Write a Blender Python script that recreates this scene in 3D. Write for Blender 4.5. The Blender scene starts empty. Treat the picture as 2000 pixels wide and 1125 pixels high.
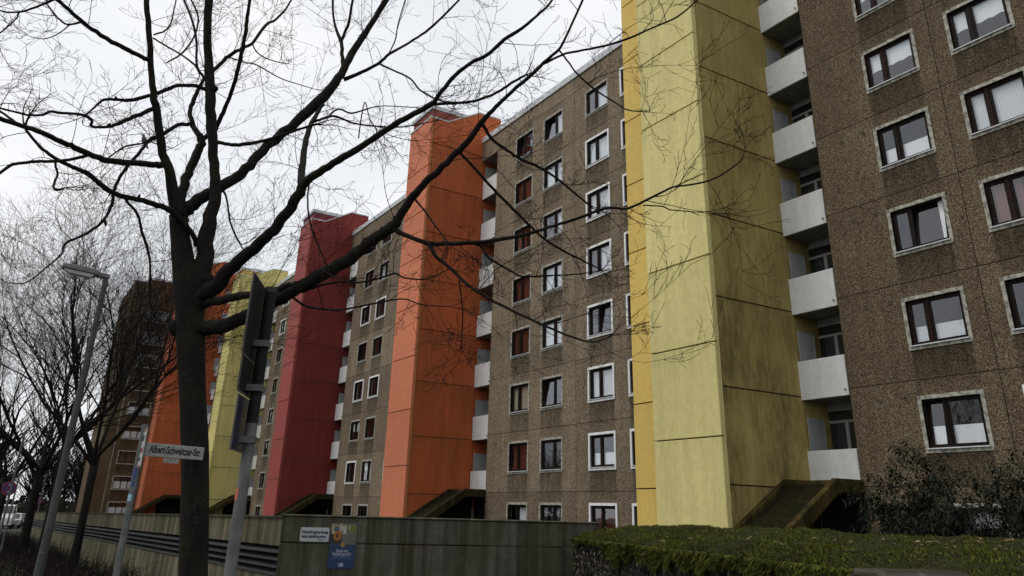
import bpy, bmesh, math, random
import numpy as np
from mathutils import Vector, Matrix

# ------------------------------------------------------------------ camera, sky, sun, exposure
scene = bpy.context.scene
COL = scene.collection
FPX, CX, CY = 1532.9, 1000.0, 375.0          # focal length and principal point in 2000x1125 photo pixels
YAW, PITCH, ROLL = math.radians(58.56), math.radians(22.192), math.radians(1.607)
_f = np.array([-math.sin(YAW) * math.cos(PITCH), math.cos(YAW) * math.cos(PITCH), math.sin(PITCH)])
_r0 = np.array([math.cos(YAW), math.sin(YAW), 0.0])
_u0 = np.cross(_r0, _f)
_r = math.cos(ROLL) * _r0 + math.sin(ROLL) * _u0
_u = -math.sin(ROLL) * _r0 + math.cos(ROLL) * _u0
cam_d = bpy.data.cameras.new('camera')
cam = bpy.data.objects.new('camera', cam_d)
COL.objects.link(cam)
cam_d.sensor_width = 36.0
cam_d.lens = FPX / 2000 * 36
cam_d.shift_y = -(562.5 - CY) / 2000
cam_d.clip_start, cam_d.clip_end = 0.05, 3000
cam.matrix_world = Matrix(((_r[0], _u[0], -_f[0], 0), (_r[1], _u[1], -_f[1], 0), (_r[2], _u[2], -_f[2], 0), (0, 0, 0, 1)))
scene.camera = cam

SUN_EL, SUN_AZ = math.radians(58), math.radians(200)     # compass style: 0 = +y, clockwise
world = bpy.data.worlds.new('World'); scene.world = world
world.use_nodes = True
wn, wl = world.node_tree.nodes, world.node_tree.links
wn.clear()
w_out = wn.new('ShaderNodeOutputWorld'); w_bg = wn.new('ShaderNodeBackground')
w_sky = wn.new('ShaderNodeTexSky'); w_sky.sky_type = 'NISHITA'; w_sky.sun_disc = False
w_sky.sun_elevation = SUN_EL; w_sky.sun_rotation = SUN_AZ
w_dim = wn.new('ShaderNodeVectorMath'); w_dim.operation = 'SCALE'; w_dim.inputs['Scale'].default_value = 0.09
w_tc = wn.new('ShaderNodeTexCoord')
w_map = wn.new('ShaderNodeMapping'); w_map.inputs['Scale'].default_value = (1.0, 1.0, 2.2)
w_noise = wn.new('ShaderNodeTexNoise'); w_noise.inputs['Scale'].default_value = 1.7
w_noise.inputs['Detail'].default_value = 5; w_noise.inputs['Roughness'].default_value = 0.5
w_ramp = wn.new('ShaderNodeValToRGB')
w_ramp.color_ramp.elements[0].position = 0.33; w_ramp.color_ramp.elements[0].color = (0.74, 0.77, 0.81, 1)
w_ramp.color_ramp.elements[1].position = 0.62; w_ramp.color_ramp.elements[1].color = (0.96, 0.967, 0.975, 1)
w_mix = wn.new('ShaderNodeMixRGB'); w_mix.inputs['Fac'].default_value = 0.93
wl.new(w_tc.outputs['Generated'], w_map.inputs['Vector']); wl.new(w_map.outputs[0], w_noise.inputs['Vector'])
wl.new(w_noise.outputs['Fac'], w_ramp.inputs['Fac'])
wl.new(w_sky.outputs[0], w_dim.inputs[0]); wl.new(w_dim.outputs[0], w_mix.inputs['Color1'])
wl.new(w_ramp.outputs[0], w_mix.inputs['Color2']); wl.new(w_mix.outputs[0], w_bg.inputs['Color'])
w_bg.inputs['Strength'].default_value = 1.0
wl.new(w_bg.outputs[0], w_out.inputs[0])

sun_d = bpy.data.lights.new('sun', 'SUN'); sun_d.energy = 1.3; sun_d.angle = math.radians(20); sun_d.color = (1.0, 0.96, 0.9)
sun = bpy.data.objects.new('sun', sun_d); COL.objects.link(sun)
_s = Vector((math.sin(SUN_AZ) * math.cos(SUN_EL), math.cos(SUN_AZ) * math.cos(SUN_EL), math.sin(SUN_EL)))
sun.rotation_euler = _s.to_track_quat('Z', 'Y').to_euler()
vs = scene.view_settings
vs.view_transform = 'Standard'; vs.look = 'None'; vs.exposure = 0.14; vs.gamma = 1.0; vs.use_curve_mapping = False

# ------------------------------------------------------------------ measuring helpers (world = eye height 0, x along the facades, y towards them)
_h = np.array([_f[0], _f[1], 0.0]); _h /= np.linalg.norm(_h)
def ray(x, y): return _f + (x - CX) / FPX * _r - (y - CY) / FPX * _u
def at_dist(x, y, D):
    d = ray(x, y); return d * (D / (d @ _h))
def px_radius(p, w): return w / 2 * float(np.dot(p, _f)) / FPX
EYE = 1.6
SLOPE = 0.01266
def ground_z(x, y=0.0): return -EYE + SLOPE * max(-140.0, min(x, 25.0))

R = random.Random(7)

# ------------------------------------------------------------------ mesh builder
class MB:
    def __init__(s): s.v = []; s.f = []; s.att = None
    def quad(s, a, b, c, d):
        n = len(s.v); s.v += [tuple(a), tuple(b), tuple(c), tuple(d)]; s.f.append((n, n + 1, n + 2, n + 3))
    def tri(s, a, b, c):
        n = len(s.v); s.v += [tuple(a), tuple(b), tuple(c)]; s.f.append((n, n + 1, n + 2))
    def box(s, x0, x1, y0, y1, z0, z1):
        n = len(s.v)
        s.v += [(x0, y0, z0), (x1, y0, z0), (x1, y1, z0), (x0, y1, z0), (x0, y0, z1), (x1, y0, z1), (x1, y1, z1), (x0, y1, z1)]
        s.f += [tuple(n + i for i in q) for q in ((0, 3, 2, 1), (4, 5, 6, 7), (0, 1, 5, 4), (1, 2, 6, 5), (2, 3, 7, 6), (3, 0, 4, 7))]
        return s
    def hexa(s, lo, hi):
        """eight corners: lo = four bottom points (counter-clockwise from above), hi = four top points"""
        n = len(s.v); s.v += [tuple(p) for p in lo] + [tuple(p) for p in hi]
        s.f += [tuple(n + i for i in q) for q in ((0, 3, 2, 1), (4, 5, 6, 7), (0, 1, 5, 4), (1, 2, 6, 5), (2, 3, 7, 6), (3, 0, 4, 7))]
        return s
    def prism_x(s, prof, x0, x1):
        """profile of (y, z) points extruded along x"""
        n = len(s.v); k = len(prof)
        s.v += [(x0, y, z) for y, z in prof] + [(x1, y, z) for y, z in prof]
        s.f.append(tuple(n + i for i in range(k))[::-1]); s.f.append(tuple(n + k + i for i in range(k)))
        for i in range(k):
            j = (i + 1) % k; s.f.append((n + i, n + j, n + k + j, n + k + i))
        return s
    def tube(s, pts, rad, n=6, cap=True, jitter=0.0, rnd=None):
        pts = [Vector(p) for p in pts]
        if len(pts) < 2: return s
        base = len(s.v)
        t0 = (pts[1] - pts[0]).normalized()
        a = t0.orthogonal().normalized()
        for i, p in enumerate(pts):
            t = (pts[min(i + 1, len(pts) - 1)] - pts[max(i - 1, 0)])
            t = t.normalized() if t.length > 1e-9 else t0
            a = (a - t * a.dot(t))
            a = a.normalized() if a.length > 1e-6 else t.orthogonal().normalized()
            b = t.cross(a)
            for k in range(n):
                an = 2 * math.pi * k / n
                rr = rad[i] * (1 + (rnd.uniform(-jitter, jitter) if jitter else 0))
                q = p + a * (math.cos(an) * rr) + b * (math.sin(an) * rr)
                s.v.append((q.x, q.y, q.z))
        for i in range(len(pts) - 1):
            for k in range(n):
                k2 = (k + 1) % n
                s.f.append((base + i * n + k, base + i * n + k2, base + (i + 1) * n + k2, base + (i + 1) * n + k))
        if cap:
            s.f.append(tuple(base + k for k in range(n))[::-1])
            m = base + (len(pts) - 1) * n
            s.f.append(tuple(m + k for k in range(n)))
        return s
    def ellipsoid(s, c, r, nu=6, nv=4, rot=None):
        base = len(s.v); c = Vector(c)
        def P(v):
            v = Vector(v)
            if rot is not None: v = rot @ v
            q = c + v; return (q.x, q.y, q.z)
        s.v.append(P((0, 0, r[2])))
        for j in range(1, nv):
            th = math.pi * j / nv
            for i in range(nu):
                ph = 2 * math.pi * i / nu
                s.v.append(P((r[0] * math.sin(th) * math.cos(ph), r[1] * math.sin(th) * math.sin(ph), r[2] * math.cos(th))))
        s.v.append(P((0, 0, -r[2])))
        last = len(s.v) - 1
        for i in range(nu):
            s.f.append((base, base + 1 + i, base + 1 + (i + 1) % nu))
            m = base + 1 + (nv - 2) * nu
            s.f.append((last, m + (i + 1) % nu, m + i))
        for j in range(nv - 2):
            for i in range(nu):
                a = base + 1 + j * nu; i2 = (i + 1) % nu
                s.f.append((a + i, a + nu + i, a + nu + i2, a + i2))
        return s
    def mesh(s, name, mat, smooth=False):
        me = bpy.data.meshes.new(name); me.from_pydata(s.v, [], s.f)
        if s.att is not None:
            at = me.attributes.new('stain', 'FLOAT', 'POINT'); at.data.foreach_set('value', s.att)
        if mat: me.materials.append(mat)
        if smooth: me.polygons.foreach_set('use_smooth', [True] * len(me.polygons))
        me.update(); return me
    def build(s, name, mat, parent=None, loc=None, smooth=False):
        return place(s.mesh(name, mat, smooth), name, parent, loc)

def place(me, name, parent=None, loc=None):
    o = bpy.data.objects.new(name, me); COL.objects.link(o)
    if parent is not None: o.parent = parent
    if loc is not None: o.location = loc
    return o
def thing(name, label, cat, loc=(0, 0, 0), group=None, rz=0.0):
    o = bpy.data.objects.new(name, None); COL.objects.link(o); o.location = loc; o.rotation_euler = (0, 0, rz)
    o.empty_display_size = 0.3
    return tag(o, label, cat, group)
def tag(o, label=None, cat=None, group=None, kind=None):
    if label: o['label'] = label
    if cat: o['category'] = cat
    if group: o['group'] = group
    if kind: o['kind'] = kind
    return o
def bevel(o, w=0.02, seg=2):
    m = o.modifiers.new('bevel', 'BEVEL'); m.width = w; m.segments = seg; m.limit_method = 'ANGLE'; m.angle_limit = math.radians(40)
    return o

# ------------------------------------------------------------------ materials
def nt(name):
    m = bpy.data.materials.new(name); m.use_nodes = True
    n, l = m.node_tree.nodes, m.node_tree.links
    return m, n, l, n['Principled BSDF']
def noise(n, l, scale, detail=4, rough=0.55, vec=None, mscale=None, co='Object', w=None):
    t = n.new('ShaderNodeTexNoise'); t.inputs['Scale'].default_value = scale; t.inputs['Detail'].default_value = detail
    t.inputs['Roughness'].default_value = rough
    if vec is None:
        tc = n.new('ShaderNodeTexCoord'); vec = tc.outputs[co] if co != 'World' else None
        if co == 'World':
            g = n.new('ShaderNodeNewGeometry'); vec = g.outputs['Position']
    if mscale:
        mp = n.new('ShaderNodeMapping'); mp.inputs['Scale'].default_value = mscale; l.new(vec, mp.inputs['Vector']); vec = mp.outputs[0]
    l.new(vec, t.inputs['Vector'])
    return t.outputs['Fac']
def ramp(n, l, fac, stops):
    r = n.new('ShaderNodeValToRGB'); e = r.color_ramp.elements
    while len(e) > len(stops): e.remove(e[-1])
    while len(e) < len(stops): e.new(0.5)
    for i, (p, c) in enumerate(stops):
        e[i].position = p; e[i].color = (c[0], c[1], c[2], 1) if not isinstance(c, (int, float)) else (c, c, c, 1)
    l.new(fac, r.inputs['Fac']); return r.outputs['Color']
def mix(n, l, fac, a, b, mode='MIX'):
    m = n.new('ShaderNodeMixRGB'); m.blend_type = mode
    for k, v in (('Fac', fac), ('Color1', a), ('Color2', b)):
        s = m.inputs[k]
        if isinstance(v, (int, float)): s.default_value = v if k == 'Fac' else (v, v, v, 1)
        elif isinstance(v, tuple): s.default_value = (v[0], v[1], v[2], 1)
        else: l.new(v, s)
    return m.outputs['Color']
def bump(n, l, b, h, strength=0.3, dist=0.02):
    k = n.new('ShaderNodeBump'); k.inputs['Strength'].default_value = strength; k.inputs['Distance'].default_value = dist
    l.new(h, k.inputs['Height']); l.new(k.outputs[0], b.inputs['Normal'])
def rnd_value(n, l, lo, hi):
    oi = n.new('ShaderNodeObjectInfo'); mr = n.new('ShaderNodeMapRange'); mr.inputs['To Min'].default_value = lo; mr.inputs['To Max'].default_value = hi
    l.new(oi.outputs['Random'], mr.inputs['Value']); return mr.outputs[0]

def mat_plain(name, col, rough=0.6, var=0.12, scale=3.0, metal=0.0, spec=0.4):
    m, n, l, b = nt(name)
    c2 = tuple(v * (1 - var) for v in col); c1 = tuple(min(1, v * (1 + var * 0.5)) for v in col)
    l.new(ramp(n, l, noise(n, l, scale, 5), [(0.35, c2), (0.65, c1)]), b.inputs['Base Color'])
    b.inputs['Roughness'].default_value = rough; b.inputs['Metallic'].default_value = metal
    b.inputs['Specular IOR Level'].default_value = spec
    return m

def mat_pebbledash(name, tint=(1, 1, 1), dirt=0.5):
    m, n, l, b = nt(name)
    g = n.new('ShaderNodeNewGeometry')
    vo = n.new('ShaderNodeTexVoronoi'); vo.inputs['Scale'].default_value = 46.0; vo.inputs['Randomness'].default_value = 1.0
    l.new(g.outputs['Position'], vo.inputs['Vector'])
    sep = n.new('ShaderNodeSeparateColor'); l.new(vo.outputs['Color'], sep.inputs[0])
    T = lambda c: tuple(a * t for a, t in zip(c, tint))
    stones = ramp(n, l, sep.outputs[0], [(0.0, T((0.065, 0.047, 0.031))), (0.3, T((0.17, 0.128, 0.083))), (0.55, T((0.27, 0.208, 0.135))), (0.8, T((0.36, 0.285, 0.19))), (1.0, T((0.55, 0.48, 0.36)))])
    edge = ramp(n, l, vo.outputs['Distance'], [(0.25, (1, 1, 1)), (0.8, (0.45, 0.43, 0.40))])
    c = mix(n, l, 0.75, stones, edge, 'MULTIPLY')
    # broad weathering, streaks, run-off below the windows
    big = ramp(n, l, noise(n, l, 0.55, 5, 0.6, vec=g.outputs['Position']), [(0.3, 0.62), (0.7, 1.06)])
    c = mix(n, l, dirt, c, big, 'MULTIPLY')
    st = ramp(n, l, noise(n, l, 1.0, 5, 0.65, vec=g.outputs['Position'], mscale=(2.6, 2.6, 0.22)), [(0.38, 0.70), (0.62, 1.05)])
    c = mix(n, l, 0.5, c, st, 'MULTIPLY')
    at = n.new('ShaderNodeAttribute'); at.attribute_name = 'stain'
    run = noise(n, l, 1.0, 4, 0.6, vec=g.outputs['Position'], mscale=(5.0, 5.0, 0.9))
    mth = n.new('ShaderNodeMath'); mth.operation = 'MULTIPLY'; l.new(at.outputs['Fac'], mth.inputs[0])
    l.new(ramp(n, l, run, [(0.3, 0.45), (0.55, 1.0)]), mth.inputs[1])
    c = mix(n, l, mth.outputs[0], c, mix(n, l, 1.0, c, (0.34, 0.34, 0.33), 'MULTIPLY'))
    rv = rnd_value(n, l, 0.80, 1.12)
    cm = n.new('ShaderNodeVectorMath'); cm.operation = 'SCALE'; l.new(c, cm.inputs[0]); l.new(rv, cm.inputs['Scale'])
    l.new(cm.outputs[0], b.inputs['Base Color'])
    b.inputs['Roughness'].default_value = 0.9; b.inputs['Specular IOR Level'].default_value = 0.2
    bump(n, l, b, vo.outputs['Distance'], 0.6, 0.01)
    return m

def mat_paint(name, col, algae=0.25, algae_col=(0.10, 0.10, 0.035), streak=0.3, seed=0.0, low=None):
    """painted concrete panel: faint blotches, rain streaks and algae"""
    m, n, l, b = nt(name)
    g = n.new('ShaderNodeNewGeometry')
    mp = n.new('ShaderNodeMapping'); mp.inputs['Location'].default_value = (seed, seed * 1.7, seed * 0.3); l.new(g.outputs['Position'], mp.inputs['Vector'])
    P = mp.outputs[0]
    fine = ramp(n, l, noise(n, l, 5, 6, 0.6, vec=P), [(0.3, 0.90), (0.7, 1.05)])
    c = mix(n, l, 1.0, col, fine, 'MULTIPLY')
    st = ramp(n, l, noise(n, l, 1.0, 6, 0.68, vec=P, mscale=(2.4, 2.4, 0.16)), [(0.40, (0.66, 0.64, 0.58)), (0.64, (1.04, 1.03, 1.02))])
    c = mix(n, l, streak, c, st, 'MULTIPLY')
    a1 = noise(n, l, 0.42, 6, 0.62, vec=P, mscale=(1, 1, 0.55))
    a2 = noise(n, l, 3.5, 6, 0.7, vec=P, mscale=(1.6, 1.6, 0.45))
    am = n.new('ShaderNodeMath'); am.operation = 'MULTIPLY'
    l.new(ramp(n, l, a1, [(0.40, 0.0), (0.60, 1.0)]), am.inputs[0]); l.new(ramp(n, l, a2, [(0.34, 0.25), (0.56, 1.0)]), am.inputs[1])
    am2 = n.new('ShaderNodeMath'); am2.operation = 'MULTIPLY'; am2.inputs[1].default_value = algae; l.new(am.outputs[0], am2.inputs[0])
    if low is not None:                      # algae thrives on the damp lower storeys
        sz = n.new('ShaderNodeSeparateXYZ'); l.new(g.outputs['Position'], sz.inputs[0])
        mr = n.new('ShaderNodeMapRange'); mr.inputs['From Min'].default_value = low[0]; mr.inputs['From Max'].default_value = low[1]; mr.inputs['To Min'].default_value = 1.0; mr.inputs['To Max'].default_value = low[2]
        l.new(sz.outputs['Z'], mr.inputs['Value']); am3 = n.new('ShaderNodeMath'); am3.operation = 'MULTIPLY'; l.new(mr.outputs[0], am3.inputs[0]); l.new(am2.outputs[0], am3.inputs[1]); am2 = am3
    c = mix(n, l, am2.outputs[0], c, algae_col)
    # dirt washed down from the joint above (each panel's own height, 2.8 m)
    tco = n.new('ShaderNodeTexCoord'); sz2 = n.new('ShaderNodeSeparateXYZ'); l.new(tco.outputs['Object'], sz2.inputs[0])
    dv = n.new('ShaderNodeMath'); dv.operation = 'DIVIDE'; dv.inputs[1].default_value = 4.0; l.new(sz2.outputs['Z'], dv.inputs[0])
    jm = n.new('ShaderNodeMath'); jm.operation = 'MULTIPLY'
    l.new(ramp(n, l, dv.outputs[0], [(0.0, 0.0), (0.45, 0.0), (0.66, 0.55), (0.695, 1.0), (0.70, 0.0)]), jm.inputs[0])
    l.new(ramp(n, l, noise(n, l, 1.0, 5, .7, vec=P, mscale=(7, 7, .35)), [(.42, 0.0), (.62, min(.75, streak * 1.3))]), jm.inputs[1])
    c = mix(n, l, jm.outputs[0], c, mix(n, l, 1.0, c, (0.42, 0.40, 0.36), 'MULTIPLY'))
    sp = n.new('ShaderNodeTexVoronoi'); sp.inputs['Scale'].default_value = 2.3; l.new(P, sp.inputs['Vector'])
    c = mix(n, l, ramp(n, l, sp.outputs['Distance'], [(0.012, 0.55), (0.05, 0.0)]), c, (0.07, 0.065, 0.03))
    rv = rnd_value(n, l, 0.93, 1.04)
    cm = n.new('ShaderNodeVectorMath'); cm.operation = 'SCALE'; l.new(c, cm.inputs[0]); l.new(rv, cm.inputs['Scale'])
    l.new(cm.outputs[0], b.inputs['Base Color'])
    b.inputs['Roughness'].default_value = 0.75; b.inputs['Specular IOR Level'].default_value = 0.25
    bump(n, l, b, noise(n, l, 14, 4, 0.6, vec=P), 0.15, 0.01)
    return m

def mat_concrete(name, base=(0.082, 0.077, 0.062), moss=(0.035, 0.045, 0.012), mossy=0.6):
    m, n, l, b = nt(name)
    g = n.new('ShaderNodeNewGeometry'); P = g.outputs['Position']
    fine = ramp(n, l, noise(n, l, 7, 7, 0.65, vec=P), [(0.25, 0.70), (0.7, 1.15)])
    c = mix(n, l, 1.0, base, fine, 'MULTIPLY')
    st = ramp(n, l, noise(n, l, 1.0, 6, 0.7, vec=P, mscale=(4.5, 4.5, 0.16)), [(0.36, (0.34, 0.33, 0.27)), (0.5, (0.85, 0.85, 0.8)), (0.66, (1.5, 1.5, 1.5))])
    c = mix(n, l, 0.85, c, st, 'MULTIPLY')
    ms = ramp(n, l, noise(n, l, 1.0, 6, 0.65, vec=P, mscale=(1.7, 1.7, 0.55)), [(0.45, 0.0), (0.68, mossy)])
    c = mix(n, l, ms, c, moss)
    l.new(c, b.inputs['Base Color'])
    b.inputs['Roughness'].default_value = 0.9; b.inputs['Specular IOR Level'].default_value = 0.08
    bump(n, l, b, noise(n, l, 22, 5, 0.65, vec=P), 0.35, 0.01)
    return m

def mat_bark(name, base=(0.011, 0.009, 0.0075), moss=0.45):
    m, n, l, b = nt(name)
    g = n.new('ShaderNodeNewGeometry'); P = g.outputs['Position']
    c = ramp(n, l, noise(n, l, 16, 7, 0.7, vec=P), [(0.3, tuple(v * 0.5 for v in base)), (0.55, base), (0.8, tuple(v * 2.0 for v in base))])
    spots = n.new('ShaderNodeTexVoronoi'); spots.inputs['Scale'].default_value = 26; l.new(P, spots.inputs['Vector'])
    sp = n.new('ShaderNodeMath'); sp.operation = 'MULTIPLY'
    l.new(ramp(n, l, spots.outputs['Distance'], [(0.18, 1.0), (0.30, 0.0)]), sp.inputs[0]); l.new(ramp(n, l, noise(n, l, 3.5, 4, 0.6, vec=P), [(0.52, 0.0), (0.62, 0.35)]), sp.inputs[1])
    c = mix(n, l, sp.outputs[0], c, (0.09, 0.09, 0.075))
    mo = ramp(n, l, noise(n, l, 2.6, 7, 0.7, vec=P), [(0.50, 0.0), (0.66, moss)])
    c = mix(n, l, mo, c, (0.022, 0.027, 0.007))
    l.new(c, b.inputs['Base Color'])
    b.inputs['Roughness'].default_value = 0.9; b.inputs['Specular IOR Level'].default_value = 0.15
    bump(n, l, b, noise(n, l, 1.0, 7, 0.7, vec=P, mscale=(42, 42, 10)), 0.8, 0.02)
    return m

def mat_glass(name, tint=(0.93, 0.95, 0.96)):
    m = bpy.data.materials.new(name); m.use_nodes = True
    n, l = m.node_tree.nodes, m.node_tree.links; n.clear()
    o = n.new('ShaderNodeOutputMaterial'); mx = n.new('ShaderNodeMixShader'); t = n.new('ShaderNodeBsdfTransparent'); g = n.new('ShaderNodeBsdfGlossy')
    lw = n.new('ShaderNodeLayerWeight'); lw.inputs['Blend'].default_value = .5; fr = n.new('ShaderNodeValToRGB'); e_ = fr.color_ramp.elements; e_[0].color = (.08, .08, .08, 1); e_[1].color = (1, 1, 1, 1)
    for p_, v_ in ((.2, .11), (.5, .22), (.75, .45)):
        q_ = e_.new(p_); q_.color = (v_, v_, v_, 1)
    l.new(lw.outputs['Facing'], fr.inputs['Fac'])
    g.inputs['Roughness'].default_value = 0.015; g.inputs['Color'].default_value = (0.92, 0.95, 1, 1)
    t.inputs['Color'].default_value = (*tint, 1)
    tc = n.new('ShaderNodeTexCoord'); nz = n.new('ShaderNodeTexNoise'); nz.inputs['Scale'].default_value = 1.6
    l.new(tc.outputs['Object'], nz.inputs['Vector'])
    bp = n.new('ShaderNodeBump'); bp.inputs['Strength'].default_value = 0.04; bp.inputs['Distance'].default_value = 0.1
    l.new(nz.outputs['Fac'], bp.inputs['Height']); l.new(bp.outputs[0], g.inputs['Normal'])
    l.new(fr.outputs[0], mx.inputs[0]); l.new(t.outputs[0], mx.inputs[1]); l.new(g.outputs[0], mx.inputs[2]); l.new(mx.outputs[0], o.inputs[0])
    return m

def mat_curtain(name, col, pleat=26, axis='X', rough=0.9, trans=0.0):
    m, n, l, b = nt(name)
    tc = n.new('ShaderNodeTexCoord'); w = n.new('ShaderNodeTexWave'); w.bands_direction = axis; w.inputs['Scale'].default_value = pleat / 6.28
    w.inputs['Distortion'].default_value = 1.2; w.inputs['Detail'].default_value = 2; l.new(tc.outputs['Object'], w.inputs['Vector'])
    l.new(ramp(n, l, w.outputs['Fac'], [(0.0, tuple(v * 0.74 for v in col)), (0.7, col)]), b.inputs['Base Color'])
    b.inputs['Roughness'].default_value = rough; b.inputs['Specular IOR Level'].default_value = 0.1
    return m

M = {}
M['brown'] = mat_pebbledash('pebbledash_brown')
M['brown_near'] = mat_pebbledash('pebbledash_dark', (0.64, 0.62, 0.575), 0.6)
M['brown_far'] = mat_pebbledash('pebbledash_wing', (0.60, 0.52, 0.44), 0.6)
M['seal'] = mat_plain('joint_seal', (0.045, 0.042, 0.038), 0.9)
M['seal_red'] = mat_plain('joint_seal_pale', (0.20, 0.17, 0.12), 0.9)
M['surround'] = mat_plain('window_surround_concrete', (0.36, 0.345, 0.29), 0.85, 0.6, 9)
M['surround_white'] = mat_plain('window_surround_white', (0.78, 0.78, 0.77), 0.6, 0.12, 4)
M['frame'] = mat_plain('window_frame_brown', (0.010, 0.006, 0.0045), 0.6, .12, 3, 0, .12)
M['frame_red'] = mat_plain('window_frame_redbrown', (0.020, 0.007, 0.005), 0.6, .12, 3, 0, .12)
M['door_frame'] = mat_plain('door_frame_grey', (0.34, 0.35, 0.34), 0.5)
M['dark'] = mat_plain('painted_dark', (0.010, 0.010, 0.011), 0.9)  # near-black paint standing for unlit hollows
M['dim'] = mat_plain('dark_backing', (0.05, 0.047, 0.043), 0.9)  # dark tone stands in for the unlit rooms behind the windows
M['glass'] = mat_glass('window_glass')
M['sheer'] = mat_curtain('curtain_sheer', (0.74, 0.75, 0.76), 30)
M['lace'] = mat_curtain('curtain_lace', (0.90, 0.91, 0.92), 46)
M['drape'] = mat_curtain('curtain_drape', (0.20, 0.10, 0.07), 22)
M['beige'] = mat_curtain('curtain_beige', (0.42, 0.37, 0.29), 20)
M['blind'] = mat_curtain('pleated_blind', (0.72, 0.74, 0.76), 120, 'Z')
M['blind_reflection_red'] = mat_curtain('red_blind_reflection', (0.085, 0.026, 0.018), 16)  # red sheet: roller blind, and painted reflection of the orange tower
M['white'] = mat_paint('white_parapet', (0.76, 0.77, 0.76), 0.14, (0.34, 0.33, 0.24), 0.20)
M['soffit'] = mat_plain('balcony_soffit', (0.26, 0.26, 0.24), 0.85, 0.25)
M['metal'] = mat_plain('grey_metal', (0.10, 0.105, 0.11), 0.45, 0.25, 8, 0.6)
M['galv'] = mat_plain('galvanised_steel', (0.105, 0.112, 0.108), 0.6, 0.30, 9, 0.2)
M['mast'] = mat_plain('lamp_mast_paint', (0.042, 0.047, 0.045), 0.6, 0.25, 6)
M['coping'] = mat_plain('roof_coping', (0.52, 0.54, 0.55), 0.6, 0.25, 2)
M['panel_grey'] = mat_plain('grey_window_panel', (0.33, 0.34, 0.34), 0.6, 0.12)
M['bark'] = mat_bark('bark')
M['bark_plain'] = mat_bark('bark_far', (0.010, 0.0085, 0.007), 0.12)
M['twig'] = mat_plain('twig', (0.014, 0.010, 0.009), 0.9, 0.3, 20, 0, 0.1)
M['concrete'] = mat_concrete('wet_concrete')
M['concrete_l'] = mat_concrete('wall_concrete_long', (0.125, 0.112, 0.080), (0.040, 0.040, 0.012), 0.7)
M['slat'] = mat_plain('louvre_slat', (0.022, 0.022, 0.024), 0.5, 0.3)
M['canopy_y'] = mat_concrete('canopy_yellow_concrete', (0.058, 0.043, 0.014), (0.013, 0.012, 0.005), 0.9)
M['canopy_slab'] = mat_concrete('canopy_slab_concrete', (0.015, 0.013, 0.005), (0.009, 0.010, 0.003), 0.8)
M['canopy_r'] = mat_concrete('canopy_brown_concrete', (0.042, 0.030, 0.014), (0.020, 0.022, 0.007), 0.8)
YEL, YEL_SHADED, YELO = (0.70, 0.615, 0.265), (0.41, 0.315, 0.115), (0.70, 0.50, 0.135)
ORA_SHADED, RED_SHADED = (0.50, 0.118, 0.040), (0.205, 0.032, 0.027)  # flank colours, darkened to hold the shade of the sunless sides
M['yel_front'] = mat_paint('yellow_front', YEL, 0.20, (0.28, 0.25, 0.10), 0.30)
M['yel_shaded'] = mat_paint('yellow_side_shaded', YEL_SHADED, 0.85, (0.085, 0.070, 0.022), 0.55, 3.0, (2.0, 16.0, .40))  # shaded copy of the yellow front, with real algae on top
M['yel_strip'] = mat_paint('yellow_strip', YELO, 0.06, (0.2, 0.15, 0.05), 0.15)
M['yel2'] = mat_paint('yellow_far', (0.62, 0.54, 0.20), 0.20, (0.2, 0.17, 0.06), 0.4, 7.0)
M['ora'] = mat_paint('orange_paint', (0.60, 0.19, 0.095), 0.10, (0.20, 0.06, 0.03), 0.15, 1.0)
M['ora_shaded'] = mat_paint('orange_side_shaded', ORA_SHADED, 0.40, (0.17, 0.055, 0.02), 0.50, 2.0)  # the orange front again, its shaded flank put into the colour
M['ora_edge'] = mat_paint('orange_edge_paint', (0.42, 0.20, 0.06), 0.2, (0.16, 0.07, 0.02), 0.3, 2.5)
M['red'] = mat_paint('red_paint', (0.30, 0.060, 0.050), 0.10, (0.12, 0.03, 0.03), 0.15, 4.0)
M['red_shaded'] = mat_paint('red_side_shaded', RED_SHADED, 0.35, (0.10, 0.022, 0.018), 0.5, 5.0)  # red front darkened: flank shade is part of this colour
M['pent_o'] = mat_plain('rooftop_room_redbrown', (0.22, 0.055, 0.038), 0.7)
M['pent_r'] = mat_plain('rooftop_room_dark_red', (0.15, 0.022, 0.028), 0.7)
M['pent_y'] = mat_plain('rooftop_room_yellow', (0.55, 0.38, 0.10), 0.7)

# ------------------------------------------------------------------ ground
def grass_mat():
    m, n, l, b = nt('ground_soil_grass')
    g = n.new('ShaderNodeNewGeometry'); P = g.outputs['Position']
    c = ramp(n, l, noise(n, l, 0.8, 8, 0.7, vec=P), [(0.35, (0.022, 0.018, 0.011)), (0.55, (0.032, 0.030, 0.014)), (0.7, (0.035, 0.045, 0.014))])
    l.new(c, b.inputs['Base Color']); b.inputs['Roughness'].default_value = 0.95
    bump(n, l, b, noise(n, l, 12, 6, 0.7, vec=P), 0.8, 0.05); return m
def asphalt_mat(name='asphalt', base=0.05):
    m, n, l, b = nt(name)
    g = n.new('ShaderNodeNewGeometry'); P = g.outputs['Position']
    c = ramp(n, l, noise(n, l, 30, 6, 0.7, vec=P), [(0.3, base * 0.75), (0.7, base * 1.3)])
    c = mix(n, l, 0.6, c, ramp(n, l, noise(n, l, 0.4, 5, 0.6, vec=P), [(0.3, 0.7), (0.7, 1.2)]), 'MULTIPLY')
    l.new(c, b.inputs['Base Color']); b.inputs['Roughness'].default_value = 0.55; return m
M['soil'] = grass_mat(); M['asphalt'] = asphalt_mat(); M['paving'] = asphalt_mat('paving', 0.12)
g = MB()
xs_ = [-1500, -600, -300, -140, -110, -80, -60, -40, -20, 0, 25, 200, 900]
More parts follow.
